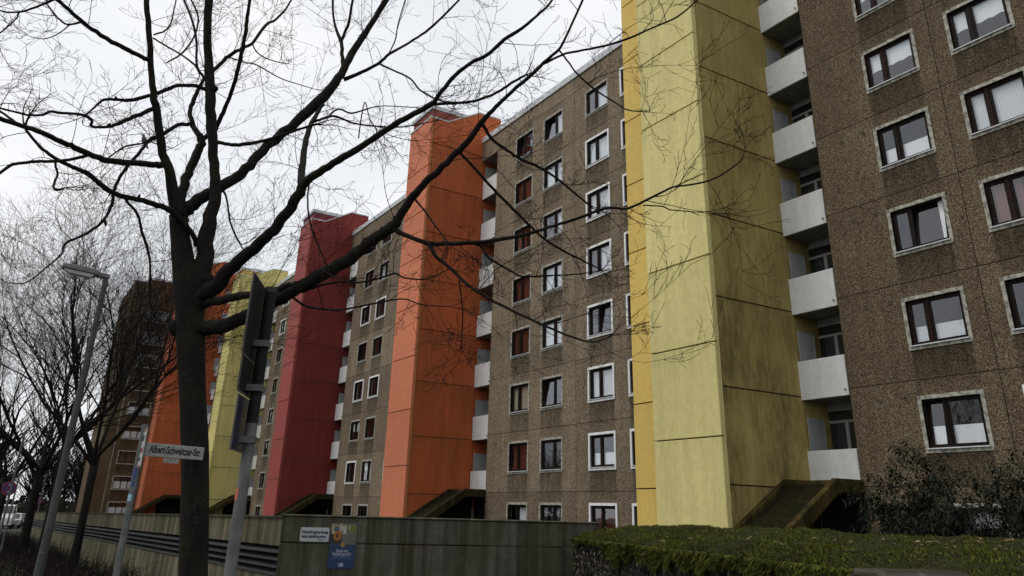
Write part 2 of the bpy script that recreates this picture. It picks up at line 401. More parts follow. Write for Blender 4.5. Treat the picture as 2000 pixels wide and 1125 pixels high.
ys_ = [-900, -300, -100, -30, 0, 30, 100, 300, 1200]
for y in ys_:
    for x in xs_: g.v.append((x, y, ground_z(x)))
W_ = len(xs_)
for j in range(len(ys_) - 1):
    for i in range(W_ - 1): g.f.append((j * W_ + i, j * W_ + i + 1, (j + 1) * W_ + i + 1, (j + 1) * W_ + i))
tag(g.build('ground', M['soil']), kind='structure')
def sheet(name, mat, outline_x, y0, y1, dz, kind='structure'):
    b = MB()
    for i in range(len(outline_x) - 1):
        xa, xb = outline_x[i], outline_x[i + 1]
        ya0, ya1 = (y0(xa), y1(xa)); yb0, yb1 = (y0(xb), y1(xb))
        b.quad((xa, ya0, ground_z(xa) + dz), (xb, yb0, ground_z(xb) + dz), (xb, yb1, ground_z(xb) + dz), (xa, ya1, ground_z(xa) + dz))
    return tag(b.build(name, mat), kind=kind)
XS = [-140, -120, -100, -85, -78, -70, -60, -50, -40, -30, -20, -10, 0, 10, 25]
WD = 0.02525                                   # the street runs a little off the facades
curve = lambda x: max(0.0, (-62 - x)) * 0.075  # the road bends towards the houses far away
sheet('pavement', M['paving'], XS, lambda x: -3.2 + WD * x + curve(x), lambda x: -0.9 + WD * x + curve(x), 0.012)
sheet('road', M['asphalt'], XS, lambda x: -10.5 + WD * x + curve(x), lambda x: -3.35 + WD * x + curve(x), -0.09 + 0.1)
kb = MB()
for i in range(len(XS) - 1):
    xa, xb = XS[i], XS[i + 1]
    p = lambda x, o: -3.35 + WD * x + curve(x) + o
    kb.hexa([(xa, p(xa, 0), ground_z(xa) - .1), (xb, p(xb, 0), ground_z(xb) - .1), (xb, p(xb, .15), ground_z(xb) - .1), (xa, p(xa, .15), ground_z(xa) - .1)],
            [(xa, p(xa, 0), ground_z(xa) + .11), (xb, p(xb, 0), ground_z(xb) + .11), (xb, p(xb, .15), ground_z(xb) + .11), (xa, p(xa, .15), ground_z(xa) + .11)])
tag(kb.build('kerb', M['paving']), kind='structure')

# ------------------------------------------------------------------ windows (shared meshes, origin at lower left corner of the surround)
WW, WH, SB = 1.86, 1.53, 0.105                  # outer width, height, surround border
def ring(b, x0, x1, z0, z1, t, y0, y1):
    b.box(x0, x1, y0, y1, z0, z0 + t); b.box(x0, x1, y0, y1, z1 - t, z1)
    b.box(x0, x0 + t, y0, y1, z0 + t, z1 - t); b.box(x1 - t, x1, y0, y1, z0 + t, z1 - t)
WMESH = {}
def window_meshes(split):
    if split in WMESH: return WMESH[split]
    d = {}
    for k, proud in (('surround', 0.025), ('surround_white', 0.04)):
        b = MB(); ring(b, 0, WW, 0, WH, SB, -proud, 0.12); d[k] = b.mesh('window', M[k])
    ix0, ix1, iz0, iz1 = SB + .002, WW - SB - .002, SB + .002, WH - SB - .002
    mx = ix0 + (ix1 - ix0) * split
    for k in ('frame', 'frame_red'):
        b = MB(); ring(b, ix0, ix1, iz0, iz1, 0.05, 0.06, 0.15)
        b.box(mx - .045, mx + .045, 0.055, 0.125, iz0 + .05, iz1 - .05)
        d[k] = b.mesh('frame', M[k])
    for i, (a, c) in enumerate(((ix0 + .05, mx - .045), (mx + .045, ix1 - .05))):
        b = MB(); ring(b, 0, c - a, 0, iz1 - iz0 - .10, 0.065, -0.012, 0.04)
        d['sash%d' % i] = (b.mesh('sash', M['frame']), (a, 0.09, iz0 + .05))
        b = MB(); b.quad((.05, .01, .05), (c - a - .05, .01, .05), (c - a - .05, .01, iz1 - iz0 - .15), (.05, .01, iz1 - iz0 - .15))
        d['pane%d' % i] = (b.mesh('pane', M['glass']), (a, 0.09, iz0 + .05))
    b = MB(); b.box(SB - .03, WW - SB + .03, -0.075, 0.05, SB - .012, SB + .02); d['sill'] = b.mesh('sill', M['coping'])
    inner = (ix0 + .03, ix1 - .03, iz0 + .04, iz1 - .04)
    def cur(name, mat, xa, xb, za, zb, y=0.175, waves=0):
        b = MB(); n = 14
        for i in range(n):
            u0, u1 = i / n, (i + 1) / n
            x0, x1 = xa + (xb - xa) * u0, xa + (xb - xa) * u1
            w0, w1 = (0.018 * math.sin(u0 * 44), 0.018 * math.sin(u1 * 44)) if waves else (0, 0)
            e0, e1 = (0.02 * math.sin(u0 * 60), 0.02 * math.sin(u1 * 60)) if waves else (0, 0)
            b.quad((x0, y + w0, za + e0), (x1, y + w1, za + e1), (x1, y + w1, zb), (x0, y + w0, zb))
        d[name] = b.mesh('curtain', mat, smooth=True)
    x0, x1, z0, z1 = inner; hh = z1 - z0
    cur('c_top', M['lace'], x0, x1, z0 + hh * .48, z1, waves=1)
    cur('c_low', M['lace'], x0, x1, z0, z0 + hh * .45, waves=1)
    cur('c_sheer', M['sheer'], x0, x1, z0, z1, waves=1)
    cur('c_half', M['sheer'], x0 + (x1 - x0) * .5, x1, z0, z1, waves=1)
    cur('c_drape', M['drape'], x0, x0 + (x1 - x0) * .55, z0, z1, waves=1)
    cur('c_beige', M['beige'], x0, x1, z0, z1, waves=1)
    cur('c_blind', M['blind'], x0, x1, z0, z0 + hh * .42)
    cur('c_red', M['blind_reflection_red'], x0, x1, z0, z1)
    cur('c_edge', M['lace'], x1 - (x1 - x0) * .14, x1, z0, z1, waves=1)
    WMESH[split] = d; return d
def add_window(parent, x, y, z, split=0.38, style='surround', curtain=None, tilt=(0, 0), frame='frame', label=None):
    d = window_meshes(split)
    w = place(d[style], 'window', parent, (x, y, z))
    if label: w['label'] = label
    place(d[frame], 'frame', w)
    place(d['sill'], 'sill', w)
    for i in (0, 1):
        me, loc = d['sash%d' % i]; s = place(me, 'sash', w, loc)
        me2, loc2 = d['pane%d' % i]; p = place(me2, 'pane', w, loc2)
        if tilt[i]:
            for o in (s, p): o.rotation_euler = (-math.radians(tilt[i]), 0, 0)
    if curtain: place(d[curtain], 'curtain', w)
    return w

def panel_mesh(name, w, h, wins, mat, depth=0.24, gap=0.012):
    """wall panel in local x/z with openings; wins = (x0, x1, z0, z1) of the openings"""
    eps = gap
    X = {eps, w - eps}; Z = {eps, h - eps}
    for a, b_, c, d in wins: X |= {a, b_, max(eps, a - .10), min(w - eps, b_ + .10)}; Z |= {c, d}
    X = sorted(X); Z = sorted(Z); b = MB(); b.att = []
    idx = {}
    def stain(x, z):
        for a, b_, c, d in wins:
            if a - .001 <= x <= b_ + .001 and z <= c + .001: return 1.0 if z > c - .01 else 0.62
            if a - .001 <= x <= b_ + .001 and z >= d - .001: return 0.12 if z < d + .01 else 0.5
        return 0.0
    def V(i, j):
        if (i, j) not in idx:
            idx[(i, j)] = len(b.v); b.v.append((X[i], 0, Z[j])); b.att.append(stain(X[i], Z[j]))
        return idx[(i, j)]
    inside = lambda x, z: any(a < x < b_ and c < z < d for a, b_, c, d in wins)
    for i in range(len(X) - 1):
        for j in range(len(Z) - 1):
            if not inside((X[i] + X[i + 1]) / 2, (Z[j] + Z[j + 1]) / 2): b.f.append((V(i, j), V(i + 1, j), V(i + 1, j + 1), V(i, j + 1)))
    def q(*p):
        n = len(b.v); b.v += p; b.att += [0.0] * 4; b.f.append((n, n + 1, n + 2, n + 3))
    for a, b_, c, d in wins:
        q((a, 0, c), (a, 0, d), (a, depth, d), (a, depth, c)); q((b_, 0, d), (b_, 0, c), (b_, depth, c), (b_, depth, d))
        q((a, 0, d), (b_, 0, d), (b_, depth, d), (a, depth, d)); q((b_, 0, c), (a, 0, c), (a, depth, c), (b_, depth, c))
    x0, x1, z0, z1 = eps, w - eps, eps, h - eps
    q((x0, 0, z1), (x0, 0, z0), (x0, .05, z0), (x0, .05, z1)); q((x1, 0, z0), (x1, 0, z1), (x1, .05, z1), (x1, .05, z0))
    q((x0, 0, z1), (x0, .05, z1), (x1, .05, z1), (x1, 0, z1)); q((x0, 0, z0), (x1, 0, z0), (x1, .05, z0), (x0, .05, z0))
    return b.mesh(name, mat)

YF = 21.6
J0, ST, ROOF = 0.96, 2.8, 21.39
STYLE_PICK = [None, 'c_sheer', 'c_low', None, 'c_beige', 'c_half', None, 'c_drape', 'c_top', 'c_red', None, 'c_edge']
def block(label, x_left, x_right, cols, joints, mat, dz=0.0, y=YF, split=0.4, rows=range(0, 8), spec=None, recess=2.0, name='apartment_block', curtain_seed=1, recess_mat='yel_shaded', skip=()):
    """brown prefab block: x_left..x_right, window columns (offsets from x_left), vertical joints (offsets)"""
    rnd = random.Random(curtain_seed); spec = spec or {}
    st = ST - dz / 7
    z0 = J0 + dz
    t = thing(name, label, 'building', (x_left, y, 0), 'brown apartment blocks in the row')
    brk = [0.0] + list(joints) + [x_right - x_left]
    for pi in range(len(brk) - 1):
        a, c = brk[pi], brk[pi + 1]
        mine = [k for k in cols if a - .2 < k < c - .5]
        wins = [(k - a + SB, k - a + WW - SB, 0.83 + SB, 0.83 + WH - SB) for k in mine]
        me = panel_mesh('wall_panel', c - a, st, wins, mat)
        mt = panel_mesh('wall_panel', c - a, ROOF - (z0 + st * 7), [], mat)
        for j in range(-1, 7): place(me, 'wall_panel', t, (a, 0, z0 + st * j))
        place(mt, 'wall_panel', t, (a, 0, z0 + st * 7))
        b = MB(); b.box(a + .05, c - .05, -0.0 + .002, .3, -5, z0 - st - .02); b.build('base_wall', M['seal'], t)
        # dark joint filler strips behind the gaps
        s = MB()
        for j in range(-1, 8): s.box(a, c, .028, .06, z0 + st * j - .05, z0 + st * j + .05)
        s.box(a - .04 if a else a + .001, a + .04, .03, .058, z0 - st, ROOF - .02)
        s.box(c - .04, c + (.04 if c < brk[-1] else -.001), .031, .057, z0 - st, ROOF - .02)
        s.build('joint_seal', M['seal'], t)
    # hairline storey joints picked out lighter where they were repaired
    w = x_right - x_left
    b = MB(); b.box(0.02, w - .02, 0.95, 1.0, -4, ROOF - .3)
    b.build('dark_backing', M['dim'], t)
    b = MB(); b.box(0.0, .2, .052, 8, -5, ROOF - .01); b.box(w - .2, w, .052, 8, -5, ROOF - .01); b.box(.2, w - .2, 7.8, 8, -5, ROOF - .01)
    b.build('end_wall', mat, t)
    b = MB(); b.box(-recess - .1, w, -.07, 8.05, ROOF, ROOF + .36); b.build('roof_coping', M['coping'], t)
    fl = MB()
    for j in range(-1, 8): fl.box(0.21, w - .21, .26, .94, z0 + st * j - .12, z0 + st * j + .12)
    fl.build('floor_slab', M['dim'], t)
    for ci, k in enumerate(cols):
        for r in rows:
            if (ci, r) in skip: continue
            sp = spec.get((ci, r))
            if sp is None:
                cur = rnd.choice(STYLE_PICK); tl = rnd.choice([(0, 0), (0, 0), (0, 0), (6, 0), (0, 5)])
                sty = 'surround_white' if rnd.random() < .3 else 'surround'
            else: sty, cur, tl = sp
            fr = 'frame_red' if rnd.random() < .4 else 'frame'
            add_window(t, k, 0, z0 + st * (r - 1) + .83, split if ci % 2 == 0 or split < .39 else 1.02 - split, sty, cur, tl, fr)
    # little round vents beside the first column
    vb = MB()
    pts = [(0.055 * math.cos(i * math.pi / 5), 0.055 * math.sin(i * math.pi / 5)) for i in range(10)]
    ve = MB(); n = 10
    for (rr, yy) in ((.062, -.012), (.045, -.012), (.042, .03)):
        ve.v += [(rr * math.cos(i * 2 * math.pi / n), yy, rr * math.sin(i * 2 * math.pi / n)) for i in range(n)]
    for L in (0, 1):
        for i in range(n): ve.f.append((L * n + i, L * n + (i + 1) % n, (L + 1) * n + (i + 1) % n, (L + 1) * n + i))
    ve.f.append(tuple(2 * n + i for i in range(n))[::-1])
    vm = ve.mesh('vent', M['seal'])
    for r in range(1, 8):
        for xo in (0.96, 1.78): place(vm, 'vent', t, (xo, -.003, z0 + st * (r - 1) + .83 + WH - .03))
    # recessed balcony bay on the left of the block
    yb = 1.40
    b = MB(); b.box(-recess, .0, yb, yb + .2, -5, ROOF - 1.3); b.build('recess_wall', M['panel_grey'], t)
    lm = panel_mesh('wall_panel', recess, 1.25, [], mat)
    place(lm, 'wall_panel', t, (-recess, 0.01, ROOF - 1.25))
    b = MB(); b.box(-recess, -.01, .05, yb, ROOF - 1.25, ROOF - 1.0); b.build('ceiling_slab', M['soffit'], t)
    pw = recess - .22
    par = MB(); par.box(0, pw, 0, .07, 0, 1.24); parm = par.mesh('balcony', M['white'])
    slab = MB(); slab.box(-.06, pw + .16, .03, yb - .12, .02, .17); slabm = slab.mesh('slab', M['soffit'])
    edge = MB(); edge.box(-.05, -.012, .02, .09, -.02, 1.22); edgem = edge.mesh('post', M['seal'])
    sp_ = MB(); sp_.tube([(pw - .09, -.07, .17), (pw - .09, .02, .19)], [.022, .022], 8); spm = sp_.mesh('drain_spout', M['seal'])
    fr = MB(); dw = recess - .06
    ring(fr, 0, dw, 0, 2.42, .06, -.05, .0); fr.box(.06, dw - .06, -.05, 0, 1.98, 2.06); fr.box(dw * .36, dw * .36 + .12, -.052, 0, .06, 1.98); fr.box(dw * .62, dw * .62 + .07, -.051, 0, 2.06, 2.36)
    frm = fr.mesh('balcony_door', M['door_frame'])
    pn = MB(); pn.quad((.06, -.028, .06), (dw - .06, -.028, .06), (dw - .06, -.028, 2.36), (.06, -.028, 2.36)); pnm = pn.mesh('pane', M['glass'])
    dk = MB(); dk.box(.06, dw - .06, -.012, -.004, .06, 2.36); dkm = dk.mesh('painted_dark', M['dark'])  # near-black sheet painted in for the unlit room behind the door
    for j in range(0, 7):
        z = z0 + st * j
        o = place(parm, 'balcony', t, (-recess + .12, .10, z - .17)); bevel(o, .012, 1)
        place(slabm, 'slab', o); place(edgem, 'post', o); place(edgem, 'post', o, (pw + .062, 0, 0)); place(spm, 'drain_spout', o)
        d_ = place(frm, 'balcony_door', t, (-recess + .03, yb - .004, z + .02)); place(pnm, 'pane', d_); place(dkm, 'painted_dark', d_)
    return t

def tower(label, xs, yf, yc, mats, dz=0.0, dtop=0.0, canopy=None, name='stair_tower', seal='seal', storeys=7, width=2.95, edge_mat=None):
    """coloured stair tower: side plane xs, front yf, balcony corner yc"""
    front, side, strip, pent = mats
    t = thing(name, label, 'tower', (xs, yf, 0), 'coloured stair towers')
    T0 = 22.16 + dtop; T1 = 23.42 + dtop
    d = yc - yf                                         # depth of the flank up to the balcony
    st = ST - dz / 7
    jf = [2.24 + dz + st * k for k in range(-2, 14) if 2.24 + dz + st * k < T0 - .6]
    js = [0.90 + dz + st * k for k in range(-1, 14) if 0.90 + dz + st * k < T0 - .6]
    def stack(levels, x0, x1, y0, y1, mat, top):
        lv = [-5.0] + levels + [top]; cache = {}
        for a, c in zip(lv[:-1], lv[1:]):
            hgt = round(c - a, 3)
            if hgt not in cache:
                b = MB(); b.box(x0, x1, y0, y1, .019, hgt - .019); cache[hgt] = b.mesh('wall_panel', mat)
            o = place(cache[hgt], 'wall_panel', t, (0, 0, a)); bevel(o, .012, 1)
    stack(jf, -width, 0, 0, .13, front, T0)
    stack([z - .05 for z in js], -width - 1.95, -width + .05, .85, .98, strip, T0)
    em = edge_mat or front
    b = MB(); b.box(-.10, -.004, .13, .20, -5, T0 - .002); b.build('corner_strip', em, t)
    js2 = [z for z in js if z < T0 - .6]
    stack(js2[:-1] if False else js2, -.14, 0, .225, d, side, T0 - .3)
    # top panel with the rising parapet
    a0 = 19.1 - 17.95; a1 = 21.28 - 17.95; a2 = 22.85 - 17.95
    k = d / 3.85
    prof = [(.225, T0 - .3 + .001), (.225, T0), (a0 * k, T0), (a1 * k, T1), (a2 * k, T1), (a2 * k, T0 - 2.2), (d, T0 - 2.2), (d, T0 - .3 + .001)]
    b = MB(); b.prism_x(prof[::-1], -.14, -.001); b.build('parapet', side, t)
    b = MB(); b.prism_x([(.225, T0 + .003), (.225, T0 + .09), (a0 * k + .03, T0 + .09), (a1 * k - .02, T1 + .09), (a2 * k, T1 + .09), (a2 * k, T1 + .003), (a1 * k, T1 + .003), (a0 * k, T0 + .003)], -.20, .03)
    b.box(-width - .03, -.21, -.03, .20, T0 + .003, T0 + .085); b.box(-.209, .03, -.03, .224, T0 + .003, T0 + .088)
    b.build('parapet_coping', M['coping'], t)
    # flank inside the balcony bay, with a blind panel in each storey
    rt = MB(); rt.box(-.14, -.006, d + .012, d + 1.30, -5, T0 - 2.25); rt.build('return_wall', side, t)
    pm = MB(); ring(pm, 0, .82, 0, 1.55, .045, 0, .03); pmm = pm.mesh('side_window', M['door_frame'])
    pp = MB(); pp.box(.046, .774, .0, .012, .046, 1.504); ppm = pp.mesh('panel', M['panel_grey'])
    for z in js2:
        if z > T0 - 3: continue
        o = place(pmm, 'side_window', t, (-.004, d + .07, z + .62)); o.rotation_euler = (0, 0, math.pi / 2)
        o.scale = (1, -.7, 1)
        place(ppm, 'panel', o)
    # core behind the joints
    b = MB(); b.box(-width - 1.9, -width, .93, d + 1.2, -5, T0 - .05); b.box(-width + .06, -.07, .07, d + 1.2, -5, T0 - .1); b.build('core', M[seal], t)
    # rooftop room behind the parapet with its own flat roof
    b = MB(); b.box(-width + .02, -.17, .16, d + .9, T0 - .2, T0 + .72); b.build('rooftop_room', pent, t)
    rf = MB(); rf.box(-width - .10, -.145, .05, d + 1.0, T0 + .722, T0 + .98); rf.build('rooftop_slab', M['coping'], t)
    vb = MB(); vb.box(-1.4, -.9, 1.6, 2.1, T0 + .98, T0 + 1.25); vb.build('roof_vent', M['metal'], t)
    if canopy:
        cm, sm = canopy
        y1, y2, y3 = 18.3 - 17.95, 20.40 - 17.95, d - .05; dzc = dz * .6
        zt = 1.14 + dzc; zl = -0.14 + dzc
        slope = (zt - zl) / (y2 - y1); yg = y1 - 1.9; zg = zl - 1.9 * slope
        up = MB(); th = .38
        prof = [(yg, zg), (y2, zt), (y3, zt), (y3, zt - th), (y2 + .06, zt - th), (yg + .35, zg - th + .05)]
        w = 1.95
        up.prism_x(prof[::-1], w - .20, w); up.prism_x(prof[::-1], .02, .20)
        up.box(.201, w - .201, y2 + .05, y2 + .24, zt - .30, zt - .04)
        c_ = up.build('canopy', cm, t); bevel(c_, .03, 2)
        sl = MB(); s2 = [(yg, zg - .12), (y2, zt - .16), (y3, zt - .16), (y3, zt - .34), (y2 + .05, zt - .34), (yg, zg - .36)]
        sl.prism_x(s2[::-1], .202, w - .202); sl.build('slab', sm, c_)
        dr = MB(); dr.box(.03, w, d + .2, d + .3, -4, zt - .4); dr.build('dark_entrance_sheet', M['dark'], t)  # dark sheet stands in for the shaded void under the canopy
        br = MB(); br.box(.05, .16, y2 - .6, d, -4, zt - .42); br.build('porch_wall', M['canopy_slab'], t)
    return t

A_L, B_L, C_L, D_L, E_L = -15.3, -37.12, -59.15, -80.5, -101.8
specA = {(0, 6): ('surround', 'c_top', (0, 0)), (0, 5): ('surround', 'c_top', (0, 0)), (0, 4): ('surround', 'c_low', (0, 0)), (0, 3): ('surround', 'c_edge', (0, 7)),
         (0, 2): ('surround', 'c_blind', (0, 0)), (0, 1): ('surround', 'c_low', (5, 0)), (0, 0): ('surround', None, (0, 0)),
         (1, 6): ('surround', 'c_top', (0, 0)), (1, 5): ('surround', 'c_top', (0, 0)), (1, 4): ('surround', 'c_sheer', (0, 0)), (1, 3): ('surround', 'c_drape', (0, 0)), (1, 2): ('surround', 'c_half', (0, 0))}
block('dark brown pebble-dash apartment block nearest the camera, right of the yellow tower', A_L, -3.2, [2.13, 4.97, 8.8], [4.47], M['brown_near'], split=.36, spec=specA, curtain_seed=3)
W3 = 'surround_white'
specB = {(2, r): (W3 if r in (6, 5, 4, 3, 2, 1, 0) else 'surround', c, tl) for r, c, tl in ((0, 'c_red', (0, 0)), (1, 'c_low', (0, 0)), (2, 'c_sheer', (0, 0)), (3, 'c_edge', (0, 6)), (4, 'c_half', (0, 0)), (5, 'c_sheer', (0, 0)), (6, 'c_sheer', (0, 0)), (7, 'c_half', (0, 0)))}
for r in range(8):
    specB[(3, r)] = (W3, None, (0, 0))
    specB[(1, r)] = ('surround', ['c_low', None, 'c_edge', 'c_sheer', 'c_sheer', 'c_half', 'c_sheer', 'c_half'][r], (6, 0) if r in (2, 7) else (0, 0))
    specB[(0, r)] = ('surround', ['c_half', 'c_red', 'c_beige', 'c_red', 'c_red', 'c_drape', 'c_red', None][r], (6, 0) if r in (1, 4, 7) else (0, 0))  # red sheets in this column paint the orange tower's reflection
block('brown pebble-dash apartment block between the orange tower and the nearest yellow tower', B_L, -20.2, [2.12, 4.95, 8.74, 11.52], [7.8], M['brown'], -.06, split=.42, spec=specB, curtain_seed=5, recess=1.95)
specC = {(0, 5): (W3, None, (0, 0)), (1, 5): (W3, None, (0, 0)), (0, 3): (W3, 'c_red', (0, 0)), (1, 3): (W3, None, (0, 0))}
block('brown pebble-dash apartment block between the red tower and the orange tower', C_L, -42.5, [2.0, 4.85, 8.74], [8.7], M['brown'], -.24, split=.44, spec=specC, curtain_seed=8, recess=2.0)
block('brown pebble-dash apartment block between the far yellow tower and the red tower', D_L, -64.2, [1.9, 4.8, 8.74], [8.6], M['brown'], -.45, y=21.3, split=.44, curtain_seed=11, recess=2.0)
block('farthest brown pebble-dash apartment block, between the far orange and far yellow towers', E_L, -85.6, [2.0, 4.85], [8.6], M['brown'], -.5, y=20.7, split=.44, curtain_seed=13, recess=2.1)

tower('tall pale yellow stair tower nearest the camera, with an ochre strip and algae stains', -17.17, 17.95, 21.80, (M['yel_front'], M['yel_shaded'], M['yel_strip'], M['pent_y']), canopy=(M['canopy_y'], M['canopy_slab']))
tower('orange stair tower right of the red tower', -39.0, 17.95, 21.80, (M['ora'], M['ora_shaded'], M['ora'], M['pent_o']), -.16, canopy=(M['canopy_r'], M['canopy_slab']), seal='seal_red', edge_mat=M['ora_edge'])
tower('dark red stair tower', -61.1, 17.95, 21.80, (M['red'], M['red_shaded'], M['red'], M['pent_r']), -.42, canopy=(M['canopy_r'], M['canopy_slab']), seal='seal_red')
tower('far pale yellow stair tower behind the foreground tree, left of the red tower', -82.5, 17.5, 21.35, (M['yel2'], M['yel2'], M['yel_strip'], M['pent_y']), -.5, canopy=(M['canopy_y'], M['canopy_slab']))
tower('farthest orange stair tower, left of the foreground tree trunk', -103.9, 15.0, 20.5, (M['ora'], M['ora_shaded'], M['ora'], M['pent_o']), -.5, dtop=5.9, canopy=(M['canopy_r'], M['canopy_slab']), seal='seal_red')

# the wing that closes the row at the far left
def wing():
    X0 = -106.6
    t = thing('apartment_wing', 'tall dark brown apartment wing at the far end of the row', 'building', (X0, 10.1, 0))
    st = 2.8; top = 25.75
    cols = [1.95, 5.2]
    for (a, c, tp) in ((0.0, 1.35, top), (1.45, 12.0, top + .45)):
        wins = [(k - a + SB, k - a + 2.6 - SB, .83 + SB, .83 + WH - SB) for k in cols if a < k < c]
        me = panel_mesh('wall_panel', c - a, st, wins, M['brown_far'])
        for j in range(-1, 8):
            o = place(me, 'wall_panel', t, (0, a, .4 + st * j)); o.rotation_euler = (0, 0, math.pi / 2)
        mt = panel_mesh('wall_panel', c - a, tp - (.4 + st * 8), [], M['brown_far'])
        o = place(mt, 'wall_panel', t, (0, a, .4 + st * 8)); o.rotation_euler = (0, 0, math.pi / 2)
        s = MB()
        for j in range(-1, 9): s.box(-.06, -.03, a, c, .4 + st * j - .05, .4 + st * j + .05)
        s.build('joint_seal', M['seal'], t)
    b = MB(); b.box(-.05, -.01, 1.36, 1.44, -5, top); b.build('pale_joint', M['surround'], t)
    b = MB(); b.box(-14, -.4, .0, 12, -5, top - .05); b.build('body', M['brown_far'], t)
    b = MB(); b.box(-.39, -.02, .0, .04, -5, top - .06); b.box(-.39, -.02, 11.9, 11.98, -5, top - .06); b.build('return_wall', M['brown_far'], t)
    b = MB(); b.box(-14, .06, -.06, 1.4, top, top + .12); b.box(-14, .06, 1.4, 12.05, top + .45, top + .7); b.build('roof_coping', M['coping'], t)
    d = MB(); ring(d, 0, 2.6, 0, WH, SB, -.03, .1); sm = d.mesh('window', M['surround'])
    d = MB(); ring(d, SB, 2.6 - SB, SB, WH - SB, .05, .04, .12)
    for q in (.9, 1.6): d.box(q, q + .08, .05, .11, SB + .05, WH - SB - .05)
    fm = d.mesh('frame', M['frame'])
    d = MB(); d.quad((SB + .02, .08, SB + .02), (2.58 - SB, .08, SB + .02), (2.58 - SB, .08, WH - SB - .02), (SB + .02, .08, WH - SB - .02)); pm = d.mesh('pane', M['glass'])
    cm = MB(); cm.quad((SB, .2, SB), (2.6 - SB, .2, SB), (2.6 - SB, .2, WH * .6), (SB, .2, WH * .6)); cmm = cm.mesh('curtain', M['sheer'])
    rr = random.Random(4)
    for k in cols:
        for r in range(0, 9):
            w = place(sm, 'window', t, (0, k, .4 + st * (r - 1) + .83)); w.rotation_euler = (0, 0, math.pi / 2)
            place(fm, 'frame', w); place(pm, 'pane', w)
            if rr.random() < .25: place(cmm, 'curtain', w)
wing()

# ------------------------------------------------------------------ concrete walls along the pavement
WX = lambda x: 4.22 + WD * x * 1.0      # y of the long wall's street face
def long_wall():
    t = thing('concrete_wall', 'long low stained concrete wall with dark louvres, running along the street', 'wall', (-12.7, WX(-12.7), 0))
    ox, oy = -12.7, WX(-12.7)
    def seg(b, xa, xb, y0, y1, za, zb):      # heights measured above the sloping ground
        A = lambda x, o, z: (x - ox, WX(x) + o - oy, ground_z(x) + z)
        b.hexa([A(xa, y0, za), A(xb, y0, za), A(xb, y1, za), A(xa, y1, za)], [A(xa, y0, zb), A(xb, y0, zb), A(xb, y1, zb), A(xa, y1, zb)])
    n = 17; step = (64.0 - 12.75) / n
    for i in range(n):
        xb = -12.72 - step * i; xa = xb - step
        b = MB(); seg(b, xa + .006, xb - .006, 0, .25, 1.205, 1.60); b.build('upper_panel', M['concrete_l'], t)
        b = MB(); seg(b, xa + .006, xb - .006, 0, .25, -.6, .80); b.build('lower_panel', M['concrete_l'], t)
        b = MB(); seg(b, xa, xb, .16, .24, .80, 1.205); b.build('louvre_back', M['dark'], t)
        for k in range(4):
            b = MB(); z = .80 + .1 * k
            A = lambda x, o, zz: (x - ox, WX(x) + o - oy, ground_z(x) + zz)
            b.hexa([A(xa + .01, -.02, z + .004), A(xb - .01, -.02, z + .004), A(xb - .01, .14, z + .05), A(xa + .01, .14, z + .05)],
                   [A(xa + .01, -.02, z + .024), A(xb - .01, -.02, z + .024), A(xb - .01, .14, z + .097), A(xa + .01, .14, z + .097)])
            b.build('slat', M['slat'], t)
    b = MB()
    seg(b, -64, -12.70, -.03, .30, 1.60, 1.625); b.build('coping', M['concrete'], t)
long_wall()
dr = np.array([0.30024, 0.95386, 0.0]); rn = np.array([0.95386, -0.30024, 0.0])
def cross_wall():
    c0 = np.array([-12.66, 3.86, 0.0])
    t = thing('concrete_wall', 'dark stained concrete wall carrying the notice and the blue poster, left of the planter', 'wall', tuple(c0))
    zt = -0.145
    def pt(s, o, z): return tuple(dr * s + rn * o) [:2] + (z,)
    def bx(name, s0, s1, z0, z1, o0=-.25, o1=0.0, mat='concrete'):
        b = MB(); b.hexa([pt(s0, o1, z0), pt(s1, o1, z0), pt(s1, o0, z0), pt(s0, o0, z0)], [pt(s0, o1, z1), pt(s1, o1, z1), pt(s1, o0, z1), pt(s0, o0, z1)])
        return bevel(b.build(name, M[mat], t), .012, 1)
    for i, (s0, s1) in enumerate(((0, 5.05),)):
        bx('upper_panel', s0 + (.006 if i else 0), s1 - .006, zt - .355, zt)
        bx('lower_panel', s0 + (.006 if i else 0), s1 - .006, -3, zt - .367, -.25, -.004)
    bx('coping', -.02, 5.07, zt + .002, zt + .03, -.28, .025)
    return t, c0, pt
cwall, C0, cpt = cross_wall()

# ------------------------------------------------------------------ mossy planter on the right
PF = [(-9.72, 7.12), (-6.7, 6.15), (-4.2, 5.35), (-1.2, 4.5)]          # front edge
PB = [(-11.3, 10.6), (-8.3, 11.2), (-4.6, 10.9), (-1.0, 10.5)]          # back edge
def lerp2(P, u):
    k = min(int(u * 3), 2); f = u * 3 - k
    return (P[k][0] * (1 - f) + P[k + 1][0] * f, P[k][1] * (1 - f) + P[k + 1][1] * f)
def hn(x, y, s=1.0): return math.sin(x * 2.1 * s + 1.3) * math.cos(y * 1.7 * s + .4) + .5 * math.sin(x * 5.3 * s + y * 3.1 * s) + .3 * math.sin(x * 11.0 * s - y * 9.0 * s)
def top_z(u, v):
    x, y = pxy(u, v)
    edge = min(1.0, v / .16)
    return -0.40 + .165 * math.sqrt(max(0, 1 - (1 - edge) ** 2)) + .11 * v * (1 - .4 * u) + .020 * hn(x, y) + .014 * hn(x * 2.7, y * 2.7) + .008 * hn(x * 6.1, y * 6.1) - .015 * (v > .93)
def pxy(u, v):
    a, b = lerp2(PF, u), lerp2(PB, u); return a[0] + (b[0] - a[0]) * v, a[1] + (b[1] - a[1]) * v
